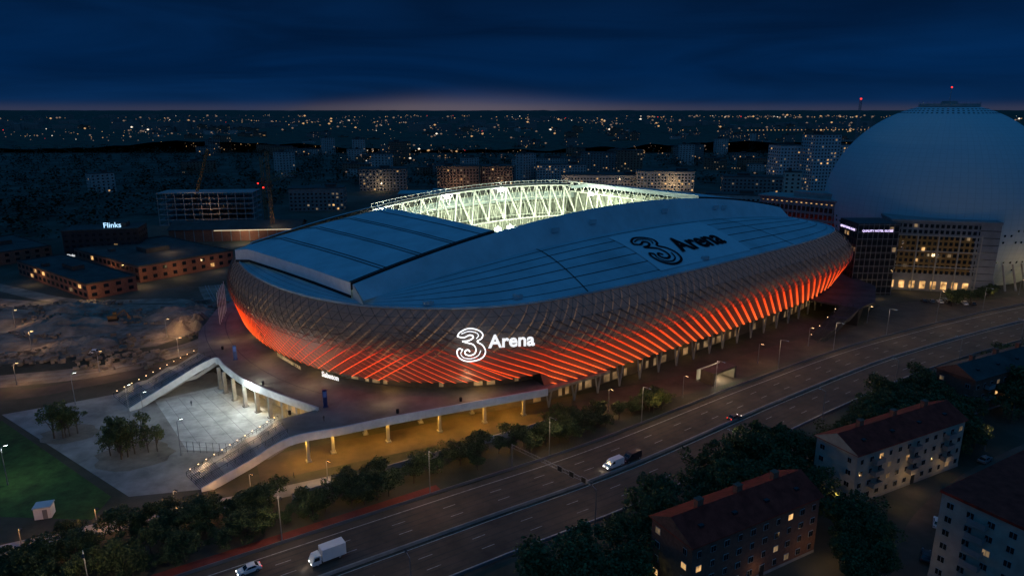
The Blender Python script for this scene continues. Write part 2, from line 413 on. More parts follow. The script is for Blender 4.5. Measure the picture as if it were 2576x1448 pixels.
# roof
def zt(s): return 51-13*((s-10)/116)**2
def zbs(s): return 42.5-8.5*((s-10)/120)**2
TN=-46;TF=43
def inner(s,t):
    if t<=-45: s2=interp(s,[(-107,-104),(-88,-82),(-47,-42),(68,56),(113,98),(131,116)]); return Vector((s2,TN,zbs(s2)))
    if t>=43: s2=interp(s,[(-107,-104),(-88,-82),(-47,-42),(68,56),(113,98),(128,116)]); return Vector((s2,TF,zbs(s2)))
    s2=-103 if s<0 else 116
    return Vector((s2,t,zbs(s2)))
def roofp(x,r,dz=0):
    x=x%NO; i=int(x); j=(i+1)%NO; p=OL[i].lerp(OL[j],x-i); q=inner(p.x,p.y)
    a=p.lerp(q,r); return LW(a.x,a.y,33+(q.z-33)*(1-(1-r)**1.6)+dz)
M_roof=mat('roof_membrane',(.36,.46,.50),.8,scale=.07,var=.2,spec=.2)
M_roof2=mat('roof_panel',(.42,.51,.55),.8,scale=.1,var=.15,spec=.2)
b=MB()
for i in range(NO):
    for k in range(12):
        b.poly([roofp(i,k/12),roofp(i+1,k/12),roofp(i+1,(k+1)/12),roofp(i,(k+1)/12)])
sp('roof',b,[M_roof],True)
b=MB()
for r_,th in((.1,.006),(.26,.009),(.42,.009),(.58,.009),(.74,.009),(.9,.009)):
    for i in range(NO): b.poly([roofp(i,r_,.12),roofp(i+1,r_,.12),roofp(i+1,r_+th,.12),roofp(i,r_+th,.12)])
for s0 in(-47,68):
    i=min((i for i in range(NO) if OL[i].y<-40),key=lambda i:abs(OL[i].x-s0))
    for k in range(20): b.poly([roofp(i,k/20,.14),roofp(i+.28,k/20,.14),roofp(i+.28,(k+1)/20,.14),roofp(i,(k+1)/20,.14)])
sp('roof_seam',b,[M_black])
b=MB()
for i in range(NO):
    p=OL[i];q=OL[(i+1)%NO];n=ON[i]*.5;n2=ON[(i+1)%NO]*.5
    a=LW(p.x,p.y,33.5);c=LW(q.x,q.y,33.5);d=LW(q.x+n2.x,q.y+n2.y,33.5);e=LW(p.x+n.x,p.y+n.y,33.5)
    b.poly([a,e,d,c]); dn=Vector((0,0,-.6)); b.poly([e+dn,d+dn,d,e]); b.poly([c+dn,a+dn,a,c])
sp('roof_rim',b,[M_roof])
def ridge(tb,tt,name):
    b=MB(); ss=[-105+ (118+105)*k/60 for k in range(61)]; sg=1 if tt>tb else -1
    for s0,s1 in zip(ss,ss[1:]):
        b.poly([LW(s0,tb,zbs(s0)),LW(s1,tb,zbs(s1)),LW(s1,tt,zt(s1)),LW(s0,tt,zt(s0))])
        b.poly([LW(s0,tt,zt(s0)),LW(s1,tt,zt(s1)),LW(s1,tt+sg*1.1,zt(s1)),LW(s0,tt+sg*1.1,zt(s0))])
        b.poly([LW(s0,tt+sg*1.1,zt(s0)),LW(s1,tt+sg*1.1,zt(s1)),LW(s1,tt+sg*1.1,zt(s1)-3.5),LW(s0,tt+sg*1.1,zt(s0)-3.5)],1)
    for e in(-105,118):
        b.poly([LW(e,tb,zbs(e)-1),LW(e,tt,zt(e)),LW(e,tt+sg*1.1,zt(e)),LW(e,tt+sg*1.1,zbs(e)-1)])
    return sp(name,b,[M_roof2,M_dark])
ridge(-46,-41,'roof_ridge'); ridge(43,39.5,'roof_ridge')
OLV=[Vector((p.x,p.y)) for p in OL]
for s0 in(-32,-14,26,60,66):
    b=MB(); c=LW(s0,-44.2,(zt(s0)+zbs(s0))/2+.6); b.box(c,(3.2,.5,1.6),math.atan2(.64,.77)); sp('roof_hatch',b,[M_roof2])
for x,y in((-92,-59),(-70,-71),(12,-76)):
    i=nearest(OLV,x,y); b=MB(); c=roofp(i,.1); b.box(c+Vector((0,0,.6)),(2.6,1.4,1.1),.5); b.box(c+Vector((0,0,1.25)),(2.2,1.0,.2),.5); sp('roof_vent',b,[M_roof2])
def panel(s0,s1,name,end):
    b=MB(); nS=14; T=[-40.2,-20,0,24,35]; drop=[0,.35,.35,.1,-1.6]
    def tp(s,k):
        f=(s1-s)/(s1-s0) if s0<0 else 0
        return LW(s-6.5*f*(T[k]+41)/75,T[k],zt(s)+.7+drop[k])
    for q in range(nS):
        a=s0+(s1-s0)*q/nS;c=s0+(s1-s0)*(q+1)/nS
        for k in range(4): b.poly([tp(a,k),tp(c,k),tp(c,k+1),tp(a,k+1)])
        for k in(0,4):
            dn=Vector((0,0,-2.2)); b.poly([tp(a,k)+dn,tp(c,k)+dn,tp(c,k),tp(a,k)],1)
    for e in(s0,s1):
        for k in range(4):
            dn=Vector((0,0,-3.6 if e==end else -1.6)); b.poly([tp(e,k)+dn,tp(e,k+1)+dn,tp(e,k+1),tp(e,k)],2 if e==end else 0)
            if e==end:
                o=Vector((0,0,-3.6)); o2=Vector((0,0,-4.5)); b.poly([tp(e,k)+o2,tp(e,k+1)+o2,tp(e,k+1)+o,tp(e,k)+o],1)
    dn=Vector((0,0,-1.6))
    b.poly([tp(s0,0)+dn,tp(s1,0)+dn,tp(s1,4)+dn,tp(s0,4)+dn],0)
    sp(name,b,[M_roof2,M_black,M_white])
    b=MB()
    for f in(.20,.225,.44,.465,.68,.705,.9):
        s=s0+(s1-s0)*f if end==s0 else s1-(s1-s0)*f
        up=Vector((0,0,.12))
        for k in range(4): b.poly([tp(s,k)+up,tp(s+.34,k)+up,tp(s+.34,k+1)+up,tp(s,k+1)+up])
    if s0<0:
        for q in range(nS):
            a=s0+(s1-s0)*q/nS;c=s0+(s1-s0)*(q+1)/nS; up=Vector((0,0,.1))
            A=tp(a,0)+up;C=tp(c,0)+up; n=LW(0,1.0)-LW(0,0)
            b.poly([A,C,C+n,A+n])
    sp('panel_seam',b,[M_black])
panel(-105.5,-55,'sliding_roof_panel',-105.5); panel(53,118,'sliding_roof_panel',118)
def truss(fp_top,fp_bot,n,rc,rd,b):
    T=[fp_top(k/n) for k in range(n+1)]; Bt=[fp_bot(k/n) for k in range(n+1)]
    for k in range(n):
        b.cyl(T[k],T[k+1],rc,n=6,cap=False); b.cyl(Bt[k],Bt[k+1],rc,n=6,cap=False)
        mid=(T[k]+T[k+1])/2
        b.cyl(Bt[k],mid,rd,n=6,cap=False); b.cyl(mid,Bt[k+1],rd,n=6,cap=False)
for t0,t1,d0,d1,n,rc,rd in((38,34,-1,-15.5,12,.36,.46),(44,42,-4,-15,22,.2,.2),(-38.5,-38.5,-1,-13,13,.4,.4),(46,46,-10,-24,26,.2,.2),(38,38,-1,-6.5,30,.2,.16)):
    b=MB(); truss(lambda f:LW(lf(-56,56,f),t0,zt(lf(-56,56,f))+d0),lambda f:LW(lf(-56,56,f),t1,zt(lf(-56,56,f))+d1),n,rc,rd,b); sp('roof_truss',b,[M_stadwhite],True)
for e,d0,d1 in((53.3,1.0,-3.6),(-55,.4,-4)):
    b=MB(); truss(lambda f:LW(e,lf(37,-40,f),zt(e)+d0),lambda f:LW(e,lf(37,-40,f),zt(e)+d1),16,.28,.26,b); sp('roof_truss',b,[M_stadwhite],True)
b=MB(); truss(lambda f:LW(58,lf(46,-40,f),zt(58)-4),lambda f:LW(60,lf(46,-40,f),zt(60)-15),12,.3,.36,b); sp('roof_truss',b,[M_stadwhite],True)
b=MB()
for k in range(43):
    s0=-57+k*2.8; s1=s0+2.8
    b.poly([LW(s0,47.5,zt(s0)-26),LW(s1,47.5,zt(s1)-26),LW(s1,47.5,zt(s1)-9),LW(s0,47.5,zt(s0)-9)])
    b.poly([LW(s0,39.5,zt(s0)-3.0),LW(s1,39.5,zt(s1)-3.0),LW(s1,47.5,zt(s1)-9),LW(s0,47.5,zt(s0)-9)])
for k in range(12):
    t0=-40+k*7.3;t1=t0+7.3
    b.poly([LW(63.5,t0,18),LW(63.5,t1,18),LW(63.5,t1,zt(63)-1.2),LW(63.5,t0,zt(63)-1.2)])
sp('roof_soffit',b,[M_ind])
b=MB()
for k in range(40):
    s0=-56+k*2.8; s1=s0+2.8
    b.cyl(LW(s0,38.6,zt(s0)+1.3),LW(s1,38.6,zt(s1)+1.3),.1,n=4,cap=False); b.cyl(LW(s0,38.6,zt(s0)),LW(s0,38.6,zt(s0)+1.3),.07,n=4,cap=False)
    b.cyl(LW(s0,38.6,zt(s0)),LW(s1,38.6,zt(s1)),.14,n=4,cap=False)
sp('gantry_railing',b,[M_stadwhite])
b=MB()
def rr(h1,h2,c,z,n=64):
    o=[]
    for k in range(n):
        t=2*pi*k/n; ct,st=math.cos(t),math.sin(t); e=.45
        o.append(LW(c+h1*math.copysign(abs(ct)**e,ct),h2*math.copysign(abs(st)**e,st),z))
    return o
rings=[]
for k in range(26):
    f=k/25; h1=lf(56,112,f);h2=lf(37,66,f);z=lf(4,31,f**1.15)
    rings.append(rr(h1,h2,8*f,z)); 
    if k<25: rings.append(rr(h1,h2,8*f,lf(4,31,((k+1)/25)**1.15)))
for a,c in zip(rings,rings[1:]):
    for k in range(64): b.poly([a[k],a[(k+1)%64],c[(k+1)%64],c[k]],0)
b.poly(rr(56,37,0,4),1)
sp('grandstand',b,[M_ind,M_grass])
for s0 in(-42,-14,14,42):
    light('stadium_floodlight',(*(LW(s0,12,38)-Vector((11,281,0))).xy,38),28000,(.93,1,.68),.6,stad)
light('stadium_floodlight',(*(LW(-30,-20,34)-Vector((11,281,0))).xy,34),8000,(.93,1,.74),.6,stad)
for s0,t0,dz in((-52,36,-2.5),(-51,-37,-.2),(-47,-38.5,-.2),(-20,37,-2),(10,37,-2),(52,20,-4)):
    b=MB(); b.box(LW(s0,t0,zt(s0)+dz),(1.5,1.2,.8),.6); b.cyl(LW(s0,t0,zt(s0)+dz+.4),LW(s0,t0,zt(s0)+dz+1.0),.1,n=5); sp('floodlight',b,[mat('flood_glow',(.9,.9,.9),emit=(.95,1,.85),es=60)])
# emblem
OUT=[(.02,.78),(.10,.90),(.34,1.0),(.60,.95),(.76,.82),(.73,.68),(.60,.585),(.76,.46),(.84,.27),(.76,.09),(.55,.0),(.27,.0),(.06,.12),(.0,.30),(.06,.40),(.17,.36)]
INN=[(.02,.78),(.20,.73),(.38,.80),(.48,.76),(.46,.69),(.34,.63),(.17,.62),(.33,.56),(.48,.50),(.56,.36),(.52,.22),(.38,.17),(.25,.22),(.24,.31),(.32,.35),(.38,.29)]
IN2=[(.14,.85),(.34,.91),(.55,.87),(.64,.78),(.58,.68)]
IN3=[(.17,.36),(.11,.24),(.2,.11),(.42,.07),(.62,.15),(.70,.30)]
def emblem(size,th,dep,f):
    b=MB()
    for C,tk in((OUT,th),(INN,th),(IN2,th*.6),(IN3,th*.6)):
        P=crom([(x,y,0) for x,y in C],7)
        for a,c in zip(P,P[1:]):
            d=(c-a).normalized(); n=Vector((-d.y,d.x,0))*tk/2; e=d*tk*.15
            q=[a-n-e,c-n+e,c+n+e,a+n-e]; z=[f(v*size,dep) for v in q]; b.poly(z)
            z0=[f(v*size,0) for v in q]
            for k in range(4): b.poly([z0[k],z0[(k+1)%4],z[(k+1)%4],z[k]])
    return b
def facing(ox,oy,oz,ang):
    ca,sa=math.cos(ang),math.sin(ang)
    return lambda v,dep: Vector((ox+v.x*ca+dep*sa,oy+v.x*sa-dep*ca,oz+v.y))
fa=math.radians(10)
b=emblem(9.0,.034,.25,facing(-14.5,169.6,20.6,fa)); sp('facade_emblem',b,[M_sign],label='glowing white swirled numeral emblem on the facade')
tm=textmesh('Arena',5.0,M_sign,.15,.11)
o=add('facade_lettering',tm,parent=stad,label='glowing white arena lettering on the facade'); o.rotation_euler=(pi/2,0,fa); o.location=(-6.1-11,170.6-281,24.1)
M_rs=mat('roof_sign_dark',(.008,.010,.012),.9,spec=.05)
def roofz(s,t):
    r=min(1,max(0,(t+76.5)/(30.5))); s2=interp(s,[(-47,-42),(68,56)]); return 33+(zbs(s2)-33)*(1-(1-r)**1.6)
def rf(v,dep,s0=-9.5,t0=-72.5): 
    s=s0+v.x*.86; t=t0+v.y*1.02; return LW(s,t,roofz(s,t)+.5+dep)
b=emblem(17.0,.052,.05,rf); sp('roof_emblem',b,[M_rs])
tm=textmesh('Arena',11.6,M_rs,0.02,.3)
for v in tm.vertices:
    s=6.3+v.co.x*.93; t=-68+v.co.y; q=LW(s,t,roofz(s,t)+.6+v.co.z); v.co=q
add('roof_lettering',tm,parent=stad,world=True)
b=MB()
for k in range(16):
    for j in range(8):
        q=[]
        for a,c in((k,j),(k+1,j),(k+1,j+1),(k,j+1)):
            s=-13+a*3.3; t=-74+c*2.95; q.append(LW(s,t,roofz(s,t)+.2))
        b.poly(q)
sp('roof_sign_backing',b,[mat('roof_patch',(.46,.56,.60),.8,var=.06,spec=.2)])
def onwall(txt,size,s0,t0,z,m,name):
    i=min(range(NO),key=lambda i:(OL[i]-Vector((s0,t0,0))).length)
    p=OL[i]; q=LW(p.x,p.y,z); nn_=LW(p.x+ON[i].x,p.y+ON[i].y,z)-q
    tm=textmesh(txt,size,m,.05,.03); o=add(name,tm,parent=stad); o.rotation_euler=(pi/2,0,math.atan2(nn_.x,-nn_.y)); o.location=(q.x-11+nn_.x*.3,q.y-281+nn_.y*.3,z)
onwall('Sabaton',2.2,-110.5,-30,9.6,M_sign,'banner_lettering')
onwall('THE LEGENDARY TOUR',1.5,-116,-6,9.9,M_litd,'banner_lettering')
# ------------------------------------------------------------------ deck, stairs, beams
DK=[(-93,203),(-85,193.5),(-78,186),(-65,176),(-52,167),(-60,161),(-53,150),(-42,156),(-30,162),(-10,171),(9,179.5),(30,195),(-10,300),(-60,345),(-112,300),(-118,262),(-112,232),(-103,211)]
M_deck=mat('deck_paving',(.20,.18,.145),.85,scale=.1,var=.4)
def deckmesh(P,z0,m):
    b=MB(); b.poly([(x,y,8) for x,y in P]); b.poly([(x,y,max(z0,.05)) for x,y in reversed(P)])
    for i in range(len(P)):
        a=P[i];c=P[(i+1)%len(P)]; b.poly([(a[0],a[1],z0),(c[0],c[1],z0),(c[0],c[1],8),(a[0],a[1],8)])
    return b.mesh('plaza_deck',[m])
add('plaza_deck',deckmesh(DK,7.1,M_deck),label='raised concrete plaza deck around the arena',cat='deck')
DR=[(134,267),(139,262.5),(150,271),(164,298),(158,350),(120,395),(60,330),(110,290)]
add('plaza_deck',deckmesh(DR,7.3,M_darkroof),label='raised plaza deck at the end of the arena',cat='deck')
b=MB()
for a,c in(((135,269),(140,264.5)),((140,264.5),(160,298))): b.box(((a[0]+c[0])/2,(a[1]+c[1])/2,3.6),((Vector(a)-Vector(c)).length,.4,7.2),math.atan2(c[1]-a[1],c[0]-a[0]))
add('deck_wall',b.mesh('deck_wall',[M_dark]),label='dark wall beneath the end plaza deck',cat='wall')
b=MB()
for k in range(14):
    u0=ukink-70-k*9
    for rr_ in(7,14,21):
        p,n=ptn(u0);q,n2=ptn(u0+9)
        a=p+n*rr_;c=q+n2*rr_; A=LW(a.x,a.y,8.02);C=LW(c.x,c.y,8.02); d=(C-A).normalized(); e=Vector((-d.y,d.x,0))*.1
        if inpoly(A.x,A.y,DK) and inpoly(C.x,C.y,DK): b.poly([A-e,C-e,C+e,A+e])
add('deck_joint',b.mesh('deck_joint',[M_dark]),kind='structure')
def beam(pts,name,label,h0=-1.2,h1=.95,th=.4,m=None):
    P=crom(pts,8); b=MB()
    for i in range(len(P)-1):
        def sec(j):
            a=P[max(0,j-1)];c=P[min(len(P)-1,j+1)]; d=Vector((c.x-a.x,c.y-a.y,0)).normalized(); n=Vector((d.y,-d.x,0))*th
            lo=Vector((0,0,max(h0,-P[j].z))); hi=Vector((0,0,h1)); return [P[j]+lo,P[j]+n+lo,P[j]+n+hi,P[j]+hi]
        A=sec(i);C=sec(i+1)
        for k in range(4): b.poly([A[k],A[(k+1)%4],C[(k+1)%4],C[k]])
    return add(name,b.mesh(name,[m or M_par]),label=label,cat='parapet')
beam([(-71.5,140.3,0),(-62,145,4.2),(-53.5,149.6,8),(-42,155.4,8),(-30,161.5,8),(-10,170.5,8),(10,179.3,8)],'parapet','long white parapet beam along the deck edge and stair')
beam([(-111.5,183.5,0),(-104,191.5,4),(-97,199,7.6),(-93,202.5,8.6),(-88,196.5,8.4),(-78,186,8),(-65,176,8),(-51,166.5,8)],'parapet','white curved parapet beam beside the stair and court')
beam([(115,244,0),(127,252,4),(139.5,262,8),(148,269,8)],'parapet','grey parapet beside the far stair',-.1,.5,.25,M_darkroof)
lb=MB(); lb.cyl((0,0,-.9),(0,0,.0),.05,n=5); lb.box((0,0,.06),(.24,.24,.14),0,1); lampme=lb.mesh('lamp',[M_dark,M_slamp])
def stair(F1,F2,T1,T2,H,label,lit=70,m0=None):
    root=add('outdoor_stair',None,loc=(*F1,0),label=label,cat='stairs'); b=MB(); n=46
    F1,F2,T1,T2=[Vector(q) for q in(F1,F2,T1,T2)]
    prof=[]; x=0;z=0
    for i in range(n):
        z+=H/n; ln=1 if i not in(15,30) else 8
        prof.append((x,x+ln,z)); x+=ln
    for a,c,z in prof:
        a/=x;c/=x
        p=[F1.lerp(T1,a),F2.lerp(T2,a),F2.lerp(T2,c),F1.lerp(T1,c)]
        zz=z-.001
        b.poly([(p[0].x,p[0].y,zz),(p[1].x,p[1].y,zz),(p[2].x,p[2].y,zz),(p[3].x,p[3].y,zz)])
        b.poly([(p[0].x,p[0].y,zz-H/n),(p[1].x,p[1].y,zz-H/n),(p[1].x,p[1].y,zz),(p[0].x,p[0].y,zz)],1)
        for (e,f) in((0,3),(1,2)):
            b.poly([(p[e].x,p[e].y,max(0,zz-1.2)),(p[f].x,p[f].y,max(0,zz-1.2)),(p[f].x,p[f].y,zz),(p[e].x,p[e].y,zz)])
    add('steps',b.mesh('steps',[m0 or M_conc,M_darkroof]),parent=root,world=True)
    for lane in(0,.36,.68):
        prev=None; b=MB()
        for k in range(13):
            f=k/12; q=F1.lerp(T1,f).lerp(F2.lerp(T2,f),lane); p=Vector((q.x,q.y,H*f+1.1)); b.cyl((q.x,q.y,H*f),p,.06,n=4,cap=False)
            if prev is not None: b.cyl(prev,p,.07,n=4,cap=False); b.cyl(prev-Vector((0,0,.5)),p-Vector((0,0,.5)),.04,n=4,cap=False)
            prev=p
        add('handrail',b.mesh('handrail',[M_dark]),parent=root,world=True)
    for k in range(12):
        f=(k+.5)/12; q=F1.lerp(T1,f)
        if lit>50 or k%3==0: add('lamp',lampme,parent=root,world=True,loc=(q.x,q.y,H*f+1.15))
        if k%3==1 and lit>50: light('stair_light',(q.x+1.2-root.location.x,q.y-.6-root.location.y,H*f+2.2),lit,(1,.68,.36),.2,root)
    return root
stair((-122,194),(-112,184.5),(-103,211),(-93,202.5),8,'wide grey outdoor stair with handrail lamps up to the deck',150)
stair((-78,147),(-72,141),(-60,161),(-53,150),8,'wide stone stair with warm handrail lamps beside the court',400)
stair((114,248),(118,244.5),(134,267),(139,262.5),8,'narrow stair at the end of the arena',20,M_darkroof)
light('stair_foot_light',(-68.5,139.5,1.2),110,(1,.5,.2),.15)
pm=MB(); pm.box((0,0,3.55),(.7,1.0,7.1)); pm.box((0,0,.2),(1.3,1.6,.4)); pme=pm.mesh('pillar',[M_conc])
for x,y,a in [(-46,157.5,.45),(-33,163.5,.45),(-20,169.5,.43),(-8,175,.43),(3,180,.43),(-51,153,.5),(-89,195.5,-.8),(-84,190,-.8),(-79,185.5,-.8),(-74,181.7,-.7),(-69,178,-.7),(-64,174.6,-.6),(-59,171.5,-.6),(-92,199,-.8),(-40,168,.4),(-26,175,.4),(-12,181,.4)]:
    add('deck_pillar',pme,loc=(x+.3,y+1,0),rot=a,label='grey concrete pillar holding up the plaza deck',cat='pillar',group='pillars under the deck')
b=MB()
for a,c in(((-58,178),(-38,183)),((-38,183),(10,204)),((-58,178),(-74,191)),((-74,191),(-90,208))):
    b.box(((a[0]+c[0])/2,(a[1]+c[1])/2,3.5),((Vector(a)-Vector(c)).length,.4,7),math.atan2(c[1]-a[1],c[0]-a[0]))
    for k in range(5):
        q=Vector(a).lerp(Vector(c),(k+.5)/5); an=math.atan2(c[1]-a[1],c[0]-a[0]); b.box((q.x,q.y,1.5),(2.2,.5,2.4),an,1)
add('undercroft_wall',b.mesh('undercroft_wall',[M_beige,M_litd]),label='plastered wall with doors under the deck',cat='wall')
for x,y in((-52,154),(-44,158),(-33,164),(-22,169),(-11,174),(0,180)): light('undercroft_light',(x,y-.5,6.2),2600,(1,.50,.06),.3)
for x,y in((-80,192),(-68,183),(-57,174)): light('undercroft_light',(x,y,6.2),800,(1,.66,.22),.3)
light('court_light',(-76,182,9.5),5200,(.92,1,.9),.4); light('court_light',(-92,189,9.5),1200,(.95,1,.92),.3); light('court_light',(-70,170,9),1300,(.95,1,.92),.3)
# tunnel portal
b=MB(); pa=math.radians(37); po=Vector((67,207.5))
def pl(x,y): return po+Vector((x*math.cos(pa)-y*math.sin(pa),x*math.sin(pa)+y*math.cos(pa)))
for x in(-5.5,5.5): q=pl(x,0); b.box((q.x,q.y,1.8),(.8,5,3.6),pa,2)
q=pl(0,0); b.box((q.x,q.y,3.9),(11.8,5,.6),pa,2); q=pl(0,2.2);b.box((q.x,q.y,3.5),(9,.4,.06),pa,1); q=pl(0,4);b.box((q.x,q.y,1.8),(11.8,.3,3.6),pa,0)
add('tunnel_portal',b.mesh('tunnel_portal',[M_beige,M_litw,M_basewall]),label='concrete garage portal lit white inside',cat='portal')
q=pl(0,-.5); light('portal_light',(q.x,q.y,3.2),1300,(1,.88,.58),.3)
# highway sign gantry
root=add('sign_gantry',None,loc=(0,151,0),label='slim grey sign gantry reaching over the highway lanes',cat='gantry')
b=MB(); b.cyl((0,0,0),(0,0,6.4),.14,.1,8); b.cyl((0,0,6.2),(17.5,-18,6.6),.08,.06,6); b.cyl((0,0,5.4),(17.5,-18,5.8),.05,.04,6)
for k in range(12): f=k/12; b.cyl((17.5*f,-18*f,6.2+.4*f),(17.5*(f+.04),-18*(f+.04),5.4+.4*f),.03,n=4)
add('frame',b.mesh('frame',[M_steel]),parent=root)
for f in(.62,.76,.9):
    b=MB(); c=(17.5*f,-18*f-.3,5.9+.4*f); an=math.atan2(-18,17.5)
    b.box((c[0],c[1],c[2]),(1.5,.12,1.4),an); b.box((c[0],c[1],c[2]),(1.25,.16,1.15),an,1); add('sign_panel',b.mesh('sign_panel',[M_greyb,M_black]),parent=root)
# ------------------------------------------------------------------ trees
def treemesh(seed,h,rad,leaves,lm,thin=False):
    r=random.Random(seed); t=MB(); top=h*.55
    t.cyl((0,0,0),(.1,.05,top),.035*h*.6,.012*h,7)
    tips=[]
    for k in range(9):
        a=r.random()*6.28; z0=h*(.2+.3*r.random()); z1=z0+h*(.12+.28*r.random()); d=rad*(.4+.45*r.random())
        e=(math.cos(a)*d,math.sin(a)*d,z1); t.cyl((0,0,z0),e,.012*h,.004*h,5,cap=False); tips.append(Vector(e))
    tips.append(Vector((0,0,h*.85)))
    c=MB(); cl=[]
    for e in tips:
        for k in range(3): cl.append((e+Vector((r.uniform(-1,1),r.uniform(-1,1),r.uniform(-.6,.9)))*rad*.42,rad*r.uniform(.2,.42)))
    for k in range(leaves):
        p,rr_=r.choice(cl); d=Vector((r.gauss(0,1),r.gauss(0,1),r.gauss(0,1))).normalized()*rr_*(.55+.55*r.random())
        q=p+d
        if q.z<h*.14: continue
        s=r.uniform(.14,.32)*(1.0 if not thin else .8)*(h/9)**.5
        a=Vector((r.gauss(0,1),r.gauss(0,1),r.gauss(0,.6))).normalized(); bb_=a.cross(Vector((r.gauss(0,1),r.gauss(0,1),r.gauss(0,1)))).normalized()
        c.poly([q-a*s,q-bb_*s*.7,q+a*s,q+bb_*s*.7],0 if r.random()<.7 else 1)
    return t.mesh('trunk',[M_bark]),c.mesh('crown',lm)
M_leaf2=mat('foliage_light',(.075,.10,.032),.8,scale=.6,var=.5)
TV=[treemesh(k,9,3.4+.4*(k%3),2700,[M_leaf,M_leaf2]) for k in range(7)]
TB=[treemesh(20+k,9,2.3,1400,[M_leaf2,M_leafy],True) for k in range(3)]
TY=[treemesh(40,8,2.8,1900,[M_leafy,M_leaf2])]
def tree(x,y,h,var,label,group,wide=1.0):
    v=R.choice(var); s=h/9; root=add('tree',None,loc=(x,y,0),rot=R.random()*6.28,label=label,cat='tree',group=group,scale=(s*wide*R.uniform(.85,1.15),s*wide*R.uniform(.85,1.15),s))
    add('trunk',v[0],parent=root); add('crown',v[1],parent=root)
rects=[]
def free(x,y,mg=3):
    for (ox,oy,a,L_,W_) in rects:
        dx,dy=x-ox,y-oy; u=dx*math.cos(a)+dy*math.sin(a); v=-dx*math.sin(a)+dy*math.cos(a)
        if -mg<u<L_+mg and -mg<v<W_+mg: return False
    i=nearest(U,x,y); n=nrm(U,i); o=(Vector((x,y))-U[i]).dot(n)
    if -3<o<29: return False
    for P,wd in((P3,4.2),(P2,7.5),(P1,3.2)):
        j=nearest(P,x,y)
        if (P[j]-Vector((x,y))).length<wd: return False
    return True
# ------------------------------------------------------------------ apartment buildings
wm=MB(); wm.box((0,-.03,0),(1.5,.1,1.5),0,0); wm.box((-.36,-.09,0),(.62,.04,1.3),0,1); wm.box((.36,-.09,0),(.62,.04,1.3),0,1)
M_frame=mat('window_frame',(.34,.34,.33),.6)
WIN=[wm.mesh('window_dark',[M_frame,M_glass]),wm.mesh('window_lit',[M_frame,M_lit]),wm.mesh('window_dim',[M_frame,M_litd])]
def apartment(ox,oy,ang,Ln,Wd,H,st,wall,roofm,label,name='apartment_block',balc=True,flat=False,plit=.12,pitch=3.2,bstep=4):
    rects.append((ox,oy,ang,Ln,Wd))
    root=add(name,None,loc=(ox,oy,0),rot=ang,label=label,cat='building')
    b=MB(); b.box((Ln/2,Wd/2,H/2),(Ln,Wd,H)); b.box((Ln/2,Wd/2,.3),(Ln+.1,Wd+.1,.6),0,1); add('wall',b.mesh('wall',[wall,M_conc]),parent=root)
    b=MB(); e=.5
    if flat:
        b.box((Ln/2,Wd/2,H+.25),(Ln+.6,Wd+.6,.5)); b.box((Ln*.7,Wd*.4,H+1.3),(4,4,1.6)); b.box((Ln*.3,Wd*.7,H+.9),(1.2,1.2,.9))
    else:
        rh=3.0
        A=[(-e,-e,H),(Ln+e,-e,H),(Ln+e,Wd+e,H),(-e,Wd+e,H)]; r0=(-e,Wd/2,H+rh); r1=(Ln+e,Wd/2,H+rh)
        b.poly([A[0],A[1],r1,r0]); b.poly([A[2],A[3],r0,r1]); b.poly([A[3],A[0],r0],1); b.poly([A[1],A[2],r1],1)
        b.poly([(x,y,z-.15) for x,y,z in reversed(A)],0)
        for k in range(4): 
            p=A[k];q=A[(k+1)%4]; b.poly([(p[0],p[1],H-.15),(q[0],q[1],H-.15),q,p])
    ro=add('roof',b.mesh('roof',[roofm,wall]),parent=root)
    if not flat:
        for k in range(3):
            c=MB(); c.box((Ln*(.2+.3*k),Wd/2+.6,H+3.2),(1.4,1.0,1.9)); c.box((Ln*(.2+.3*k),Wd/2+.6,H+4.2),(1.6,1.2,.15)); add('chimney',c.mesh('chimney',[M_brick]),parent=ro)
        for k in range(4):
            c=MB(); c.box((Ln*(.12+.25*k),Wd*.22,H+1.5),(1.0,.7,.5)); add('skylight',c.mesh('skylight',[M_dark]),parent=ro)
    cnt=0
    for side in(0,3):
        n=int((Ln if side==0 else Wd)/pitch)
        for f in range(st):
            for k in range(n):
                z=1.9+f*(H-1)/st; d=((k+.5)/n)*(Ln if side==0 else Wd)
                if cnt>=98: continue
                if side==3 and k%2==1 and not flat: continue
                me=WIN[1] if R.random()<plit else (WIN[2] if R.random()<.08 else WIN[0])
                add('window',me,parent=root,loc=(d,-.02,z) if side==0 else (-.02,d,z),rot=0 if side==0 else -pi/2,scale=(.62 if (k+f)%3==0 and not flat else .85,1,.85)); cnt+=1
                if balc and side==0 and k%bstep==1 and f>0:
                    c=MB(); c.box((d+1.6,-.7,z-1.0),(3.0,1.3,.14)); c.box((d+1.6,-1.33,z-.4),(3.0,.06,1.0),0,1)
                    for x in(-1.47,1.47): c.box((d+1.6+x,-.7,z-.4),(.06,1.2,1.0),0,1)
                    add('balcony',c.mesh('balcony',[M_conc,M_greyb]),parent=root)
    d=MB(); d.box((Ln*.5+1.6,-.08,1.2),(1.1,.12,2.2)); add('door',d.mesh('door',[M_dark]),parent=root)
    return root
M_brickd=mat('dark_brick',(.15,.075,.055),.9,scale=1.5)
apartment(31,102,math.radians(29),33,10.5,12.5,4,M_brickd,M_redroof,'dark brick apartment block with red roof among trees',plit=.12,balc=False)
apartment(75,134,math.radians(27),39,10.5,12.5,4,M_beige,M_redroof,'beige plastered apartment block with red roof and balconies',plit=.05)
apartment(78.5,111,math.radians(-60),17,34,17.5,6,M_beige,M_redroof,'tall pale apartment block with glazed balconies',plit=.07,balc=True,flat=True,pitch=2.9,bstep=3)
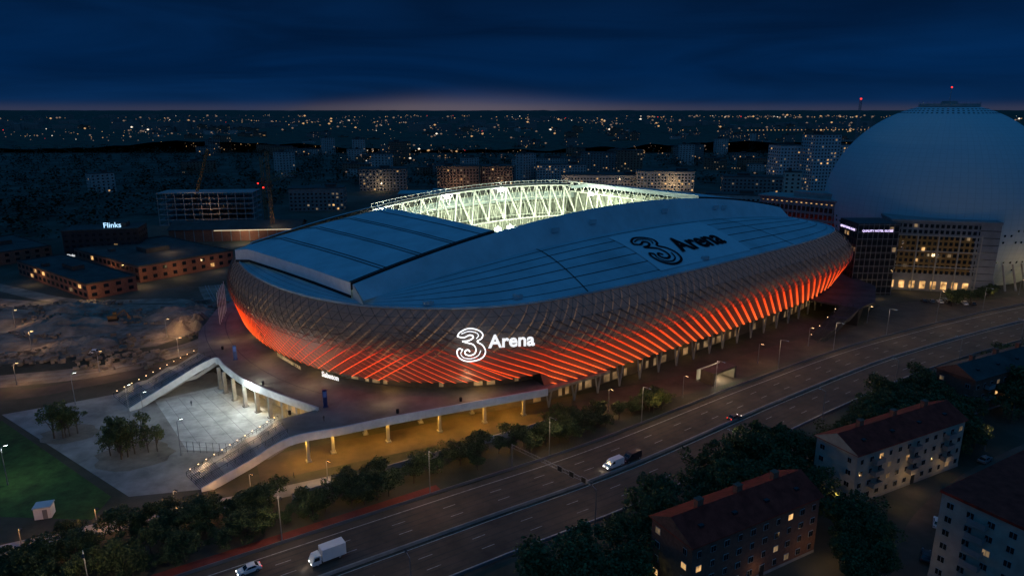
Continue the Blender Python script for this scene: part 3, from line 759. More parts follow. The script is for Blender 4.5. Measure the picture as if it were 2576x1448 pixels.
apartment(131,180,math.radians(27),40,11,11,3,M_brickd,M_darkroof,'dark apartment block with dark roof behind trees',plit=.05)
apartment(120,96,math.radians(27),30,11,12,4,M_beige,M_redroof,'plastered apartment block behind the street',plit=.1)
for x,y,z,pw in((58,112,3,100),(92,139.5,3,130),(86,133,2.6,130),(62,114.6,2.6,70),(150,188,3,100),(46,108,2.5,50),(104,146,3,80),(70,131,5,90),(74,108,6,90)):
    light('facade_light',(x,y,z),pw,(1,.62,.27),.15)  # warm wall spots, some added only to brighten the pale facades
def scatter(n,poly,hmin,hmax,var,label,group,sp_=3.2,wide=1.0,test=None):
    xs=[p[0] for p in poly];ys=[p[1] for p in poly];pts=[];tr=0
    while len(pts)<n and tr<n*80:
        tr+=1; x=R.uniform(min(xs),max(xs));y=R.uniform(min(ys),max(ys))
        if not inpoly(x,y,poly): continue
        if test and not test(x,y): continue
        if not free(x,y): continue
        if any((x-a)**2+(y-c)**2<sp_**2 for a,c in pts): continue
        pts.append((x,y)); tree(x,y,R.uniform(hmin,hmax),var,label,group,wide)
def strip(x,y):
    i=nearest(U,x,y); o=(Vector((x,y))-U[i]).dot(nrm(U,i)); return (-22 if x<-45 else (-15 if x<25 else -10))<o<-6.0
scatter(112,[(-112,60),(70,180),(110,215),(60,215),(20,178),(-60,142),(-112,110)],3.4,6.6,TV,'bushy green tree beside the highway','trees along the highway',2.4,1.3,strip)
scatter(10,[(-110,92),(-60,118),(-64,134),(-105,112)],4,8,TV,'leafy tree beside the footpath','trees along the footpath',3)
scatter(34,[(5,104),(30,130),(62,156),(76,146),(62,124),(24,112),(18,96),(5,98)],8,12,TV,'tall dark green tree near the apartment blocks','trees by the apartments',3.8,1.1)
scatter(26,[(78,150),(96,172),(122,196),(131,180),(120,160),(108,152)],7,11,TV,'tall dark green tree near the apartment blocks','trees by the apartments',3.6,1.2)
scatter(66,[(120,192),(215,245),(290,285),(290,230),(180,200),(140,165)],7,12,TV,'tall dark green tree near the apartment blocks','trees by the apartments',4.0,1.4)
scatter(10,[(62,94),(74,106),(70,124),(60,112)],7,10,TV,'tall dark green tree near the apartment blocks','trees by the apartments',3.4)
scatter(24,[(105,228),(125,246),(150,258),(230,300),(228,312),(145,262),(112,244),(95,232)],4,7.5,TV,'green tree beside the arena forecourt','trees by the arena',2.6,1.1)
for x,y in((44,184),(41,182)): tree(x,y,7,TY,'yellow-green tree lit by a street lamp','trees along the highway')
for x,y in((47,126),(24,108)): tree(x,y,6,TY,'yellow-green tree lit by a street lamp','trees by the apartments')
light('tree_lamp',(42,180,5.5),190,(1,.75,.25),.15); light('tree_lamp',(24,105.5,5),70,(.8,1,.3),.15); light('tree_lamp',(50,128,5),80,(1,.75,.25),.15)
for cx,cy,n in((-120,169,6),(-96,157,11)):
    for k in range(n):
        a=R.random()*6.28; d=R.uniform(1,6.5 if n>8 else 4.5); tree(cx+d*math.cos(a),cy+d*.8*math.sin(a),R.uniform(6.5,11),TB,'slender birch tree in the park planting bed','birch trees in the park')
# distant woodland
b=MB(); r=random.Random(5)
def crownblob(b,x,y,h,k):
    for q in range(k):
        d=Vector((r.gauss(0,1),r.gauss(0,1),r.gauss(0,1))).normalized()*(.35+.25*r.random())*h
        p=Vector((x,y,h*.55))+Vector((d.x,d.y,d.z*.8)); s=h*r.uniform(.07,.14)
        a=Vector((r.gauss(0,1),r.gauss(0,1),r.gauss(0,.5))).normalized(); c=a.cross(Vector((0,.3,1))).normalized()
        b.poly([p-a*s,p-c*s,p+a*s,p+c*s])
cnt=0
while cnt<2100:
    y=450+1100*r.random()**1.3; x=r.uniform(-.85,.85)*y
    if y<760 and -200<x<330: continue
    if y<560 and x>-300: continue
    if x>0 and noise.noise(Vector((x*.006,y*.004,3)))<-.15: continue
    crownblob(b,x,y,r.uniform(8,14),32); cnt+=1
add('woodland',b.mesh('woodland',[M_leafd]),kind='stuff')
b=MB(); NX=170;NY=90
def hy(i,j):
    y=1400*(30000/1400)**(j/NY); x=(-.95+1.9*i/NX)*y
    h=max(0,noise.noise(Vector((x*.0022,y*.0012,1)))*26+9+6*noise.noise(Vector((x*.02,y*.008,2))))
    return (x,y,h+ (y/30000)*45*(.6+.4*noise.noise(Vector((x*.0003,y*.0002,7)))))
G=[[hy(i,j) for i in range(NX+1)] for j in range(NY+1)]
for j in range(NY):
    for i in range(NX): b.poly([G[j][i],G[j][i+1],G[j+1][i+1],G[j+1][i]])
add('distant_hills',b.mesh('distant_hills',[M_leafd],True),kind='structure')
# ------------------------------------------------------------------ city
CW=[mat('city_wall_light',(.36,.34,.32),.85),mat('city_wall_brown',(.22,.13,.09),.85),mat('city_wall_grey',(.19,.18,.17),.85)]
M_cwin=mat('city_window_dim',(.4,.3,.15),.5,emit=(1,.7,.42),es=.16,evar=True)
def blockmesh(L_,W_,H_,wall,plit,fl=3.2,bay=3.4,roofc=M_darkroof,seed=0):
    r=random.Random(seed); b=MB(); b.box((0,0,H_/2),(L_,W_,H_)); b.box((0,0,H_+.3),(L_+.5,W_+.5,.6),0,1)
    b.box((L_*r.uniform(-.3,.3),0,H_+1.8),(L_*.18,W_*.4,2.6),0,1)
    for side in range(3):
        ln=L_ if side==0 else W_; n=int(ln/bay)
        for f in range(int(H_/fl)):
            for k in range(n):
                t=-ln/2+(k+.5)*ln/n; z=1.7+f*fl
                if z+.9>H_: continue
                x=r.random(); m=3 if x<plit else (4 if x<plit*3.0 else 2)
                w_,h_=.85,.7
                if side==0: q=[(t-w_,-W_/2-.04,z-h_),(t+w_,-W_/2-.04,z-h_),(t+w_,-W_/2-.04,z+h_),(t-w_,-W_/2-.04,z+h_)]
                elif side==1: q=[(-L_/2-.04,t+w_,z-h_),(-L_/2-.04,t-w_,z-h_),(-L_/2-.04,t-w_,z+h_),(-L_/2-.04,t+w_,z+h_)]
                else: q=[(L_/2+.04,t-w_,z-h_),(L_/2+.04,t+w_,z-h_),(L_/2+.04,t+w_,z+h_),(L_/2+.04,t-w_,z+h_)]
                b.poly(q,m)
    return b.mesh('building',[wall,roofc,M_glass,M_lit,M_cwin])
def bld(x,y,L_,W_,H_,wall,plit,label,ang=0,name='building',seed=None,**k):
    return add(name,blockmesh(L_,W_,H_,wall,plit,seed=seed or R.randint(0,999),**k),loc=(x,y,0),rot=ang,label=label,cat='building')
M_teal=mat('teal_roof',(.14,.34,.36),.6)
M_cb=mat('city_plaster',(.50,.44,.36),.85,var=.2)
bld(-140,752,50,30,23,CW[2],.03,'grey office block with flat roof',.1)
bld(-60,762,46,24,25,CW[1],.04,'brown apartment block with flat roof',.1)
bld(-18,775,34,24,24,CW[1],.05,'brown stepped apartment block',.15)
bld(110,770,110,30,15,M_cb,.03,'long pale office block with flat roof',-.05)
bld(165,745,60,24,21,M_cb,.05,'pale office block beyond the arena',-.1)
bld(60,850,60,24,20,CW[0],.03,'pale slab block beyond the arena',0)
bld(60,1020,120,20,16,CW[0],.04,'long pale industrial hall',.1)
bld(-70,640,70,26,10,CW[2],.02,'low hall with teal roof',.05,roofc=M_teal)
bld(-5,660,55,26,9,CW[2],.02,'low hall with teal roof',.0,roofc=M_teal)
bld(-170,600,46,22,19,CW[2],.02,'grey block beside the building site',.12)
for x,y,z,pw in((-60,735,8,3500),(-140,728,7,2500),(60,735,8,3000),(120,728,8,3500),(170,722,8,3500),(-10,745,8,3000)): light('city_street_light',(x,y,z),pw,(1,.72,.42),.5)
M_tower=mat('tower_wall',(.46,.46,.46),.85,var=.1)
bld(278,705,26,22,50,M_tower,.035,'white stepped residential tower',.2)
bld(306,690,28,22,61,M_tower,.045,'white stepped residential tower with lit windows',.2)
bld(332,720,22,22,50,M_tower,.03,'white stepped residential tower',.2)
bld(230,650,60,24,24,CW[2],.03,'grey slab block behind the arena',-.2)
bld(190,560,60,20,18,CW[0],.03,'pale low block behind the arena',-.3)
bld(228,560,13,13,36,M_cb,.0,'pale concrete tower block',-.3)
bld(160,480,60,18,20,CW[2],.03,'grey office block behind the arena',-.5)
V=[]
for k in range(12):
    V.append(blockmesh(R.uniform(22,60),R.uniform(12,18),R.choice([10,13,16,20,26,32]),CW[k%3],.012+.010*(k%3),seed=k,fl=3.2,bay=4.2))
cnt=0
while cnt<240:
    y=560+2100*R.random()**1.25; x=R.uniform(-.62,.72)*y
    if y<850 and -330<x<350: continue
    if x<-.25*y and y<1300 and R.random()<.9: continue
    if noise.noise(Vector((x*.003,y*.002,9)))<-.12: continue
    add('building',V[R.randrange(12)],loc=(x,y,0),rot=R.choice([0,.3,.8,1.3,-.4])+R.uniform(-.1,.1),label='mid-rise city block with scattered lit windows',cat='building',group='city blocks'); cnt+=1
b=MB()
for k in range(900):
    y=2400+5200*r.random()**1.6; x=r.uniform(-.8,.85)*y
    if noise.noise(Vector((x*.0012,y*.0008,4)))<0: continue
    b.box((x,y,10),(r.uniform(20,70),r.uniform(12,20),r.uniform(24,60)),r.random()*3)
add('distant_city_blocks',b.mesh('distant_city_blocks',[CW[2]]),kind='stuff')
LG=[mat('city_light_warm',(.5,.4,.2),emit=(1,.55,.22),es=.7),mat('city_light_white',(.5,.5,.5),emit=(1,.85,.65),es=1.4),mat('city_light_red',(.5,.1,.1),emit=(1,.04,.03),es=1.5),mat('city_light_dim',(.5,.3,.2),emit=(1,.62,.38),es=.2)]
b=MB(); cnt=0
while cnt<1500:
    y=640*(7000/640)**(r.random()**.85); x=r.uniform(-.82,.85)*y
    d=noise.noise(Vector((x/y*4,math.log(y)*4,2)))*1.3+.8*noise.noise(Vector((x/y*18,math.log(y)*12,5)))
    if d<r.uniform(0.0,.6): continue
    if y<820 and -330<x<340: continue
    if x/y<-.25 and y<1500: continue
    s=y*r.choice([.0003,.0003,.0004,.0005,.0006,.0012]); z=r.uniform(4,20)+ (16 if y>1500 else 0)
    q=r.random(); m=0 if q<.25 else (1 if q<.31 else (2 if q<.325 else 3))
    k=len(b.v)
    for dx,dy,dz in((s*1.6,0,0),(-s*1.6,0,0),(0,s,0),(0,-s,0),(0,0,s),(0,0,-s)): b.v.append((x+dx,y+dy,z+dz))
    for t in((0,2,4),(2,1,4),(1,3,4),(3,0,4),(2,0,5),(1,2,5),(3,1,5),(0,3,5)): b.f.append(tuple(k+i for i in t)); b.m.append(m); b.uv.append(None)
    cnt+=1
for x0,y0,x1,y1,z,n,m in((640,1900,1150,2000,30,45,0),(-900,1500,-600,1540,20,10,3)):
    for k in range(n):
        x=lf(x0,x1,k/n);y=lf(y0,y1,k/n); b.box((x,y,z),(y*.0009,)*3,0,m)
add('city_lights',b.mesh('city_lights',LG),kind='stuff')
# ------------------------------------------------------------------ globe
gl=add('spherical_arena',None,loc=(232,375,0),label='huge pale spherical arena dome with panel seams',cat='arena')
gmt=bpy.data.materials.new('dome_panels'); gmt.use_nodes=True; nt=gmt.node_tree; N=nt.nodes; L=nt.links; B=N['Principled BSDF']; B.inputs['Roughness'].default_value=.6
uv=N.new('ShaderNodeUVMap'); br=N.new('ShaderNodeTexBrick'); L.new(uv.outputs[0],br.inputs['Vector'])
br.inputs['Color1'].default_value=(.44,.54,.57,1);br.inputs['Color2'].default_value=(.42,.52,.55,1);br.inputs['Mortar'].default_value=(.36,.45,.48,1)
br.inputs['Scale'].default_value=1;br.inputs['Brick Width'].default_value=1;br.inputs['Row Height'].default_value=1;br.inputs['Mortar Size'].default_value=.04;br.offset=0
L.new(br.outputs['Color'],B.inputs['Base Color'])
b=MB(); nA=100;nB=50; Rg=56; cz=32
def gp(a,e,o=0): return Vector(((Rg+o)*math.cos(e)*math.cos(a),(Rg+o)*math.cos(e)*math.sin(a),cz+(Rg+o)*math.sin(e)))
e0=-math.asin(cz/Rg)
for j in range(nB):
    ea=e0+(pi/2-e0)*j/nB; eb=e0+(pi/2-e0)*(j+1)/nB
    for i in range(nA):
        a=2*pi*i/nA;c=2*pi*(i+1)/nA
        b.poly([gp(a,ea),gp(c,ea),gp(c,eb),gp(a,eb)],0,[(i,j),(i+1,j),(i+1,j+1),(i,j+1)])
add('dome',b.mesh('dome',[gmt],True),parent=gl)
b=MB()
for row,(e,n,pr) in enumerate(((-.05,110,.55),(-.09,110,.7),(-.15,110,.45),(-.34,90,.7),(-.42,90,.6),(1.25,50,1),(1.20,56,1),(1.15,62,1))):
    for i in range(n):
        if R.random()>pr: continue
        a=2*pi*i/n; da=.5/(Rg*math.cos(e)); de=.5/Rg
        m=1 if (e<0 and R.random()<.06) else 0
        b.poly([gp(a-da,e-de,.15),gp(a+da,e-de,.15),gp(a+da,e+de,.15),gp(a-da,e+de,.15)],m)
add('window_band',b.mesh('window_band',[M_glass,M_litd]),parent=gl,kind='stuff')
b=MB(); b.cyl((0,0,cz+Rg-1.6),(0,0,cz+Rg-.2),14.5,13.5,40); b.cyl((0,0,cz+Rg-.3),(0,0,cz+Rg+1.2),4,3.5,16); b.cyl((0,0,cz+Rg),(0,0,cz+Rg+8),.15,.08,5)
for i in range(24):
    a=i*pi/12; b.cyl((14*math.cos(a),14*math.sin(a),cz+Rg-1),(14*math.cos(a),14*math.sin(a),cz+Rg+.7),.08,n=4)
add('roof_platform',b.mesh('roof_platform',[M_greyb]),parent=gl)
b=MB(); b.box((0,0,cz+Rg+8.2),(.5,.5,.6)); add('beacon',b.mesh('beacon',[M_red]),parent=gl)
b=MB()
for i in range(60):
    a=2*pi*i/60; q=gp(a,e0+.25,.3); b.cyl((q.x*1.08,q.y*1.08,0),q,.5,.4,6)
add('support_strut',b.mesh('support_strut',[M_conc]),parent=gl)
light('dome_light',(262,315,5),3500,(1,.65,.25),.5)
light('dome_light',(280,330,4),2500,(1,.65,.25),.5)
# ------------------------------------------------------------------ hotel group
def hotel_face(b,L_,H_,nx,nz,pl_,m0,z0=1,y=-.05,x0=0,fw=.7,fh=.65):
    for i in range(nx):
        for j in range(nz):
            x=x0+(i+.5)*L_/nx; z=z0+(j+.5)*(H_-z0)/nz; w_=L_/nx*fw/2;h_=(H_-z0)/nz*fh/2
            t=R.random(); m=m0+1 if t<pl_ else (m0+2 if t<pl_*1.4 else m0)
            b.poly([(x-w_,y,z-h_),(x+w_,y,z-h_),(x+w_,y,z+h_),(x-w_,y,z+h_)],m)
def sideface(b,D_,H_,nx,nz,pl_,m0,z0=1,x=-.05):
    for i in range(nx):
        for j in range(nz):
            y=(i+.5)*D_/nx; z=z0+(j+.5)*(H_-z0)/nz; w_=D_/nx*.3;h_=(H_-z0)/nz*.28
            t=R.random(); m=m0+1 if t<pl_ else (m0+2 if t<pl_*1.6 else m0)
            b.poly([(x,y+w_,z-h_),(x,y-w_,z-h_),(x,y-w_,z+h_),(x,y+w_,z+h_)],m)
h1=add('hotel_tower',None,loc=(160,312,0),label='dark glass hotel tower with illuminated lettering',cat='building')
b=MB(); b.box((9.5,9,17),(19,18,34)); hotel_face(b,19,33,8,10,.04,1); sideface(b,18,33,7,10,.05,1)
for k in range(9): b.box((k*19/8,-.12,17),(.12,.15,34),0,4)
for k in range(11): b.box((9.5,-.12,1+k*3.25),(19,.12,.15),0,4)
add('wall',b.mesh('wall',[M_dark,M_glass,M_litd,M_lit,M_steel]),parent=h1)
tm=textmesh('QUALITY HOTEL GLOBE',1.3,M_signb,.06,.03); o=add('hotel_lettering',tm,parent=h1); o.rotation_euler=(pi/2,0,0); o.location=(1.8,-.4,30.3)
o=add('hotel_lettering',tm,parent=h1); o.rotation_euler=(pi/2,0,-pi/2); o.location=(-.4,16.5,30.3)
h2=add('hotel_wing',None,loc=(182,324,0),rot=-.24,label='long hotel wing with golden lit facade grid',cat='building')
M_yellowlit=mat('yellow_lit_panel',(.16,.09,.025),.5,emit=(1,.5,.08),es=.012)  # yellow lighting of the wall put into its colour and a faint glow
b=MB(); b.box((23,9,16.5),(46,18,33)); b.box((20,-.1,18),(32,.2,18),0,5); hotel_face(b,46,33,20,9,.03,1,z0=8,y=-.25,fw=.62,fh=.6)
for k in range(5): b.box((3+k*9,-.4,14),(.5,.5,28),0,6)
for k in range(3): b.box((20,-.35,12+k*7.5),(38,.3,.45),0,6)
b.box((42,-.15,17),(8.5,.3,34),0,4)
for k in range(9): b.box((42,-.33,3+k*3.4),(8.5,.06,.25),0,1)
for k in range(8): b.box((3+k*4.6,-.35,3.0),(2.4,.3,3.6),0,3)
b.box((23,9,33.8),(47,19,1.2),0,4)
add('wall',b.mesh('wall',[M_greyb,M_glass,M_litd,M_lit,M_greyb,M_yellowlit,M_beige]),parent=h2)
h3=add('office_slab',None,loc=(146,402,0),rot=-math.atan2(58,58),label='long grey office slab with flat roof and lit windows',cat='building')
b=MB(); b.box((42,8,18),(84,16,36)); b.box((42,8,36.4),(86,18,.8),0,4); hotel_face(b,84,33,34,8,.02,1); b.box((30,8,38.3),(24,8,3),0,4); b.box((62,8,38.3),(12,8,3),0,4)
for k in range(30): b.box((2+k*2.8,-.12,34.2),(.9,.1,.35),0,3)
add('wall',b.mesh('wall',[M_greyb,M_glass,M_litd,M_lit,M_conc]),parent=h3)
for x,y,pw in((190,315,220),(200,311,220),(212,308,220),(222,305,200),(170,305,150)): light('forecourt_light',(x,y,3.5),pw,(1,.62,.2),.25)
# ------------------------------------------------------------------ left side buildings
bl=bld(-242,402,40,20,17,M_dark,.03,'black office building with lit rooftop lettering',.25,name='office_building')
M_flinks=mat('sign_blue',(.5,.7,1),emit=(.45,.75,1),es=1.4)
tm=textmesh('Flinks',4.2,M_flinks,.1,.02); o=add('rooftop_lettering',tm,parent=bl); o.rotation_euler=(pi/2,0,0); o.location=(2,-10,18.4)
tm=textmesh('Flinks',2.0,M_sign,.1,.02); o=add('wall_lettering',tm,parent=bl); o.rotation_euler=(pi/2,0,0); o.location=(-19,-10.2,2.4)
def lowblock(ox,oy,a,L_,W_,H_,wall,label,pl_=.25):
    root=add('brick_building',None,loc=(ox,oy,0),rot=a,label=label,cat='building')
    b=MB(); b.box((L_/2,W_/2,H_/2),(L_,W_,H_)); hotel_face(b,L_,H_,int(L_/5),2,pl_*.4,1,z0=.5,fw=.4,fh=.5); sideface(b,W_,H_,int(W_/5),2,pl_,1,z0=.5)
    add('wall',b.mesh('wall',[wall,M_glass,M_lit,M_litd]),parent=root)
    b=MB(); b.box((L_/2,W_/2,H_+.05),(L_-.6,W_-.6,.1))
    for p,s_ in(((L_/2,.15),(L_,.3)),((L_/2,W_-.15),(L_,.3)),((.15,W_/2),(.3,W_-.6)),((L_-.15,W_/2),(.3,W_-.6))): b.box((*p,H_+.35),(*s_,.7))
    b.box((L_*.5,W_*.5,H_+1.3),(L_*.25,W_*.15,2.4)); b.box((L_*.2,W_*.7,H_+.9),(3,3,1.6))
    add('roof',b.mesh('roof',[M_darkroof]),parent=root); return root
a=math.atan2(.8,.6)
lowblock(-188,335,a,52,76,8,M_brick,'low brown brick building with flat roof car park',.06)
lowblock(-195,303,a,22,84,7,M_brick,'long red brick workshop with lit windows',.10)
lowblock(-290,372,a,30,60,7,M_brick,'small brick building beside the road',.06)
for x,y,pw in((-183,328,900),(-196,331,900),(-215,348,500),(-172,345,800),(-160,360,500),(-214,300,700),(-240,330,450),(-190,298,900)): light('yard_light',(x,y,4.5),pw,(1,.64,.28),.2)
light('roof_light',(-190,372,13),900,(1,.7,.35),.2)
cf=add('unfinished_building',None,loc=(-232,525,0),rot=.1,label='unfinished concrete frame building under construction',cat='building')
b=MB()
for f in range(7): b.box((0,0,f*4+.2),(70,24,.4))
for i in range(12):
    for j in(-11.5,0,11.5): b.box((-34.5+i*6.3,j,12),(.5,.5,24))
add('frame',b.mesh('frame',[M_conc]),parent=cf)
b=MB()
for f in(0,1,2): b.box((10,3,f*4+2.2),(38,.3,3.6))
add('infill_wall',b.mesh('infill_wall',[mat('infill',(.2,.1,.06))]),parent=cf)
light('site_light',(-225,508,14),900,(1,.6,.3),.3)
wh=add('warehouse',None,loc=(-186,462,0),rot=.12,label='long warehouse with pitched roof and lit eaves',cat='building')
b=MB(); b.box((0,0,4),(84,26,8)); 
for k in range(14): b.box((-38+k*5.9,-13.05,4),(.5,.2,8),0,1)
add('wall',b.mesh('wall',[M_brick,M_greyb]),parent=wh)
b=MB(); b.poly([(-43,-14,8),(43,-14,8),(43,0,12),(-43,0,12)]); b.poly([(43,14,8),(-43,14,8),(-43,0,12),(43,0,12)]); b.poly([(-42,-13,8),(-42,0,11.8),(-42,13,8)]); b.poly([(42,-13,8),(42,0,11.8),(42,13,8)])
add('roof',b.mesh('roof',[M_darkroof]),parent=wh)
b=MB(); b.box((14,-14.2,7.4),(54,.3,.3)); add('light_strip',b.mesh('light_strip',[mat('strip_glow',(.9,.8,.6),emit=(1,.85,.55),es=.9)]),parent=wh)
light('warehouse_light',(-176,442,6),2200,(1,.8,.5),.4)
def lattice(b,p0,p1,w_,n,m=0,r_=.12):
    p0=Vector(p0);p1=Vector(p1);d=(p1-p0).normalized(); a=d.cross(Vector((0,1,.01))).normalized()*w_/2; c=d.cross(a).normalized()*w_/2
    C=[a+c,a-c,-a-c,-a+c]
    for q in C: b.cyl(p0+q,p1+q,r_,n=4,m=m,cap=False)
    for k in range(n):
        u=p0.lerp(p1,k/n);v=p0.lerp(p1,(k+1)/n)
        for j in range(4): b.cyl(u+C[j],v+C[(j+1)%4],r_*.7,n=3,m=m,cap=False)
M_crane=mat('crane_yellow',(.22,.12,.04),.6)
for (x,y,top,lab) in((-162,458,58,'tower crane mast beside the warehouse'),(-192,530,50,'orange tower crane at the building site')):
    root=add('tower_crane',None,loc=(x,y,0),label=lab,cat='crane')
    b=MB(); lattice(b,(0,0,0),(0,0,top),1.8,26,r_=.13); add('mast',b.mesh('mast',[M_crane]),parent=root)
    b=MB(); b.box((1.4,0,top*.62),(1.6,1.6,2.2)); b.box((0,0,top*.62),(2.6,2.6,.6)); add('cab',b.mesh('cab',[M_dark]),parent=root)
    b=MB(); lattice(b,(0,-8,top*.66),(6,38,top*.66+3),1.3,20,r_=.1); add('jib',b.mesh('jib',[M_crane]),parent=root)
    b=MB(); b.box((-3,-3,top*.6),(.8,.8,.8)); add('beacon',b.mesh('beacon',[M_red]),parent=root)
light('crane_light',(-158,452,13),700,(1,.7,.3),.4)
root=add('mobile_crane',None,loc=(-246,520,0),label='mobile crane with raised yellow boom',cat='crane')
b=MB(); lattice(b,(0,0,6),(17,3,56),1.4,22,r_=.2); add('boom',b.mesh('boom',[M_crane]),parent=root)
b=MB(); b.box((0,0,2.6),(8,3,2.4)); b.box((3,0,4.4),(2.4,2.6,1.8)); 
for i in(-3,-1,1,3):
    for j in(-1.4,1.4): b.cyl((i,j-.2,.7),(i,j+.2,.7),.7,n=12)
add('body',b.mesh('body',[M_crane]),parent=root)
light('site_light',(-240,506,30),1100,(1,.6,.25),.4)
root=add('radio_mast',None,loc=(345,700,0),label='thin lattice radio mast with red beacon',cat='mast')
b=MB(); lattice(b,(0,0,0),(0,0,94),1.6,40,r_=.18); add('mast',b.mesh('mast',[M_steel]),parent=root)
b=MB(); b.box((0,0,95),(1.2,1.2,1.2)); add('beacon',b.mesh('beacon',[M_red]),parent=root)
def mound(x,y,rx,ry,h,seed):
    b=MB(); n=30; G={}
    for i in range(n+1):
        for j in range(n+1):
            u=-1+2*i/n;v=-1+2*j/n; d=max(0,1-u*u-v*v); z=h*d**.8*(1+.8*noise.noise(Vector((u*3,v*3,seed))))+1.0*noise.noise(Vector((u*9,v*9,seed)))*d
            G[i,j]=(x+u*rx,y+v*ry,z-.05)
    for i in range(n):
        for j in range(n): b.poly([G[i,j],G[i+1,j],G[i+1,j+1],G[i,j+1]])
    add('earth_mound',b.mesh('earth_mound',[M_dirt]),kind='structure')
for k,(x,y,rx,ry,h) in enumerate(((-128,262,12,10,4.5),(-140,276,16,10,4),(-178,262,22,12,3.5),(-205,240,26,14,3),(-160,240,14,9,2.5),(-230,275,30,16,3),(-190,285,16,8,3),(-250,235,25,14,3.5),(-112,285,8,14,4))): mound(x,y,rx,ry,h,k)
sheet('building_site_ground',[(-290,205),(-170,222),(-132,240),(-122,262),(-140,296),(-200,296),(-290,320)],.008,mat('site_gravel',(.18,.155,.125),.95,scale=.2,var=.7))
b=MB()
for k in range(2600):
    x=r.uniform(-270,-122); y=r.uniform(215,300); s=r.uniform(.2,1.0)
    if noise.noise(Vector((x*.04,y*.06,0)))<-.05: continue
    b.box((x,y,s*.3+r.uniform(0,1.2)),(s*2,s*1.3,s),r.random()*3)
add('rubble',b.mesh('rubble',[M_dirt]),kind='stuff')
# ------------------------------------------------------------------ street lamps
def lampmesh(h,arm):
    p=MB(); p.cyl((0,0,0),(0,0,h),.13,.07,8); p.cyl((0,0,0),(0,0,.7),.2,.18,8); p.cyl((0,0,h-.05),(arm,0,h+.35),.06,.05,6)
    q=MB(); q.box((arm+.3,0,h+.38),(1.0,.38,.14),0,0); q.box((arm+.3,0,h+.28),(.8,.28,.05),0,1)
    return p,q
LC={}
def lamp(x,y,h,arm,rot,pw,col,label,group,z=0,glow=None):
    glow=glow or M_lamp; key=(h,arm,glow.name)
    if key not in LC: p,q=lampmesh(h,arm); LC[key]=(p.mesh('pole',[M_steel]),q.mesh('lamp_head',[M_dark,glow]))
    root=add('street_lamp',None,loc=(x,y,z),rot=rot,label=label,cat='street lamp',group=group)
    add('pole',LC[key][0],parent=root); add('lamp_head',LC[key][1],parent=root)
    if pw: light('lamp_bulb',(arm+.3,0,h),pw,col,.15,root)
M_dimlamp=mat('dim_lamp',(.6,.7,.8),emit=(.5,.7,1),es=.8)
M_wlamp=mat('white_lamp',(.8,.8,.8),emit=(.9,1,.95),es=15)
for i in range(6,len(U)-10,11):
    n=nrm(U,i); q=U[i]+n*-2.3
    if q.x<-100 or q.x>260: continue
    lamp(q.x,q.y,11,2.2,math.atan2(n.y,n.x),1500,(1,.68,.40),'tall grey highway lamp post beside the guard rail','highway lamps',glow=M_dimlamp)  # these lamps look unlit; warm bulbs added to light the road
for i in range(10,len(U)-10,14):
    n=nrm(U,i); q=U[i]+n*27.5
    if q.x<-40 or q.x>260: continue
    lamp(q.x,q.y,9,1.5,math.atan2(-n.y,-n.x),550,(1,.68,.40),'grey lamp post on the outer side of the highway','highway lamps',glow=M_dimlamp)  # same added warm bulbs for the outer lanes
for x,y,pw in((-87,126,650),(-98,119,650),(-74,133,750),(-60,140,600),(-44,146,400)): lamp(x,y,4.5,.6,-.5,pw,(1,.46,.14),'short warm path lamp beside the footpath','path lamps')
for x,y,pw in((-109,179,280),(-102,174,280),(-84,157,300),(-130,188,200),(-118,143,1100)): lamp(x,y,9.5,.7,.8,pw,(.9,1,.86),'tall park floodlight pole with white heads','park lamps',glow=M_wlamp)
for x,y,pw in((-118,228,1500),(-133,250,2600),(-138,214,1900),(-158,203,1900),(-200,262,1300),(-175,235,1300),(-230,290,1200),(-184,195,1700),(-212,190,1500)): lamp(x,y,7,.8,.3,pw,(1,.55,.22),'street lamp lighting the approach road and building site','site lamps')
for x,y,pw in((52,193,800),(85,222,450),(110,240,220),(146,268,60),(28,183,700),(190,292,250),(240,312,250),(140,284,30)): lamp(x,y,7,.8,-.8,pw,(1,.64,.25),'street lamp beside the arena street','arena street lamps')
for x,y,pw in((97,130,90),(122,160,110),(80,110,90),(70,152,40),(160,190,110)): lamp(x,y,6,.8,.6,pw,(1,.62,.3),'street lamp on the residential street','residential lamps')
for x,y in((-98,222),(-78,200),(-58,182),(-34,170),(-12,174)): light('deck_light',(x,y,12.5),420,(1,.74,.42),.4)
for x,y in((-45,146),(-25,155),(-3,164)): light('beam_fill_light',(x,y,5.5),180,(.85,.93,1),.3)  # unseen fill lights added to brighten the parapet beam
for k in range(6):
    root=add('flagpole',None,loc=(-112.5+.9*k,258-3.4*k,0),label='tall thin white flagpole beside the arena',cat='flagpole',group='flagpoles'); b=MB(); b.cyl((0,0,0),(0,0,20),.12,.05,6); b.cyl((0,0,20),(0,0,20.2),.12,.1,6); add('pole',b.mesh('pole',[M_white]),parent=root)
for x,y in((-88,204.5),(-50,169)):
    root=add('info_pillar',None,loc=(x,y,8),rot=.4,label='dark blue information pillar on the plaza deck',cat='pillar',group='information pillars')
    b=MB(); b.box((0,0,2.4),(1.1,.7,4.8)); b.box((0,0,.1),(1.5,1.1,.2)); add('body',b.mesh('body',[mat('blue_panel',(.01,.03,.12),.4)]),parent=root)
    b=MB(); b.box((0,-.37,3.6),(.9,.04,1.6)); add('panel',b.mesh('panel',[mat('blue_glow',(.05,.1,.3),emit=(.1,.2,.6),es=.06)]),parent=root)
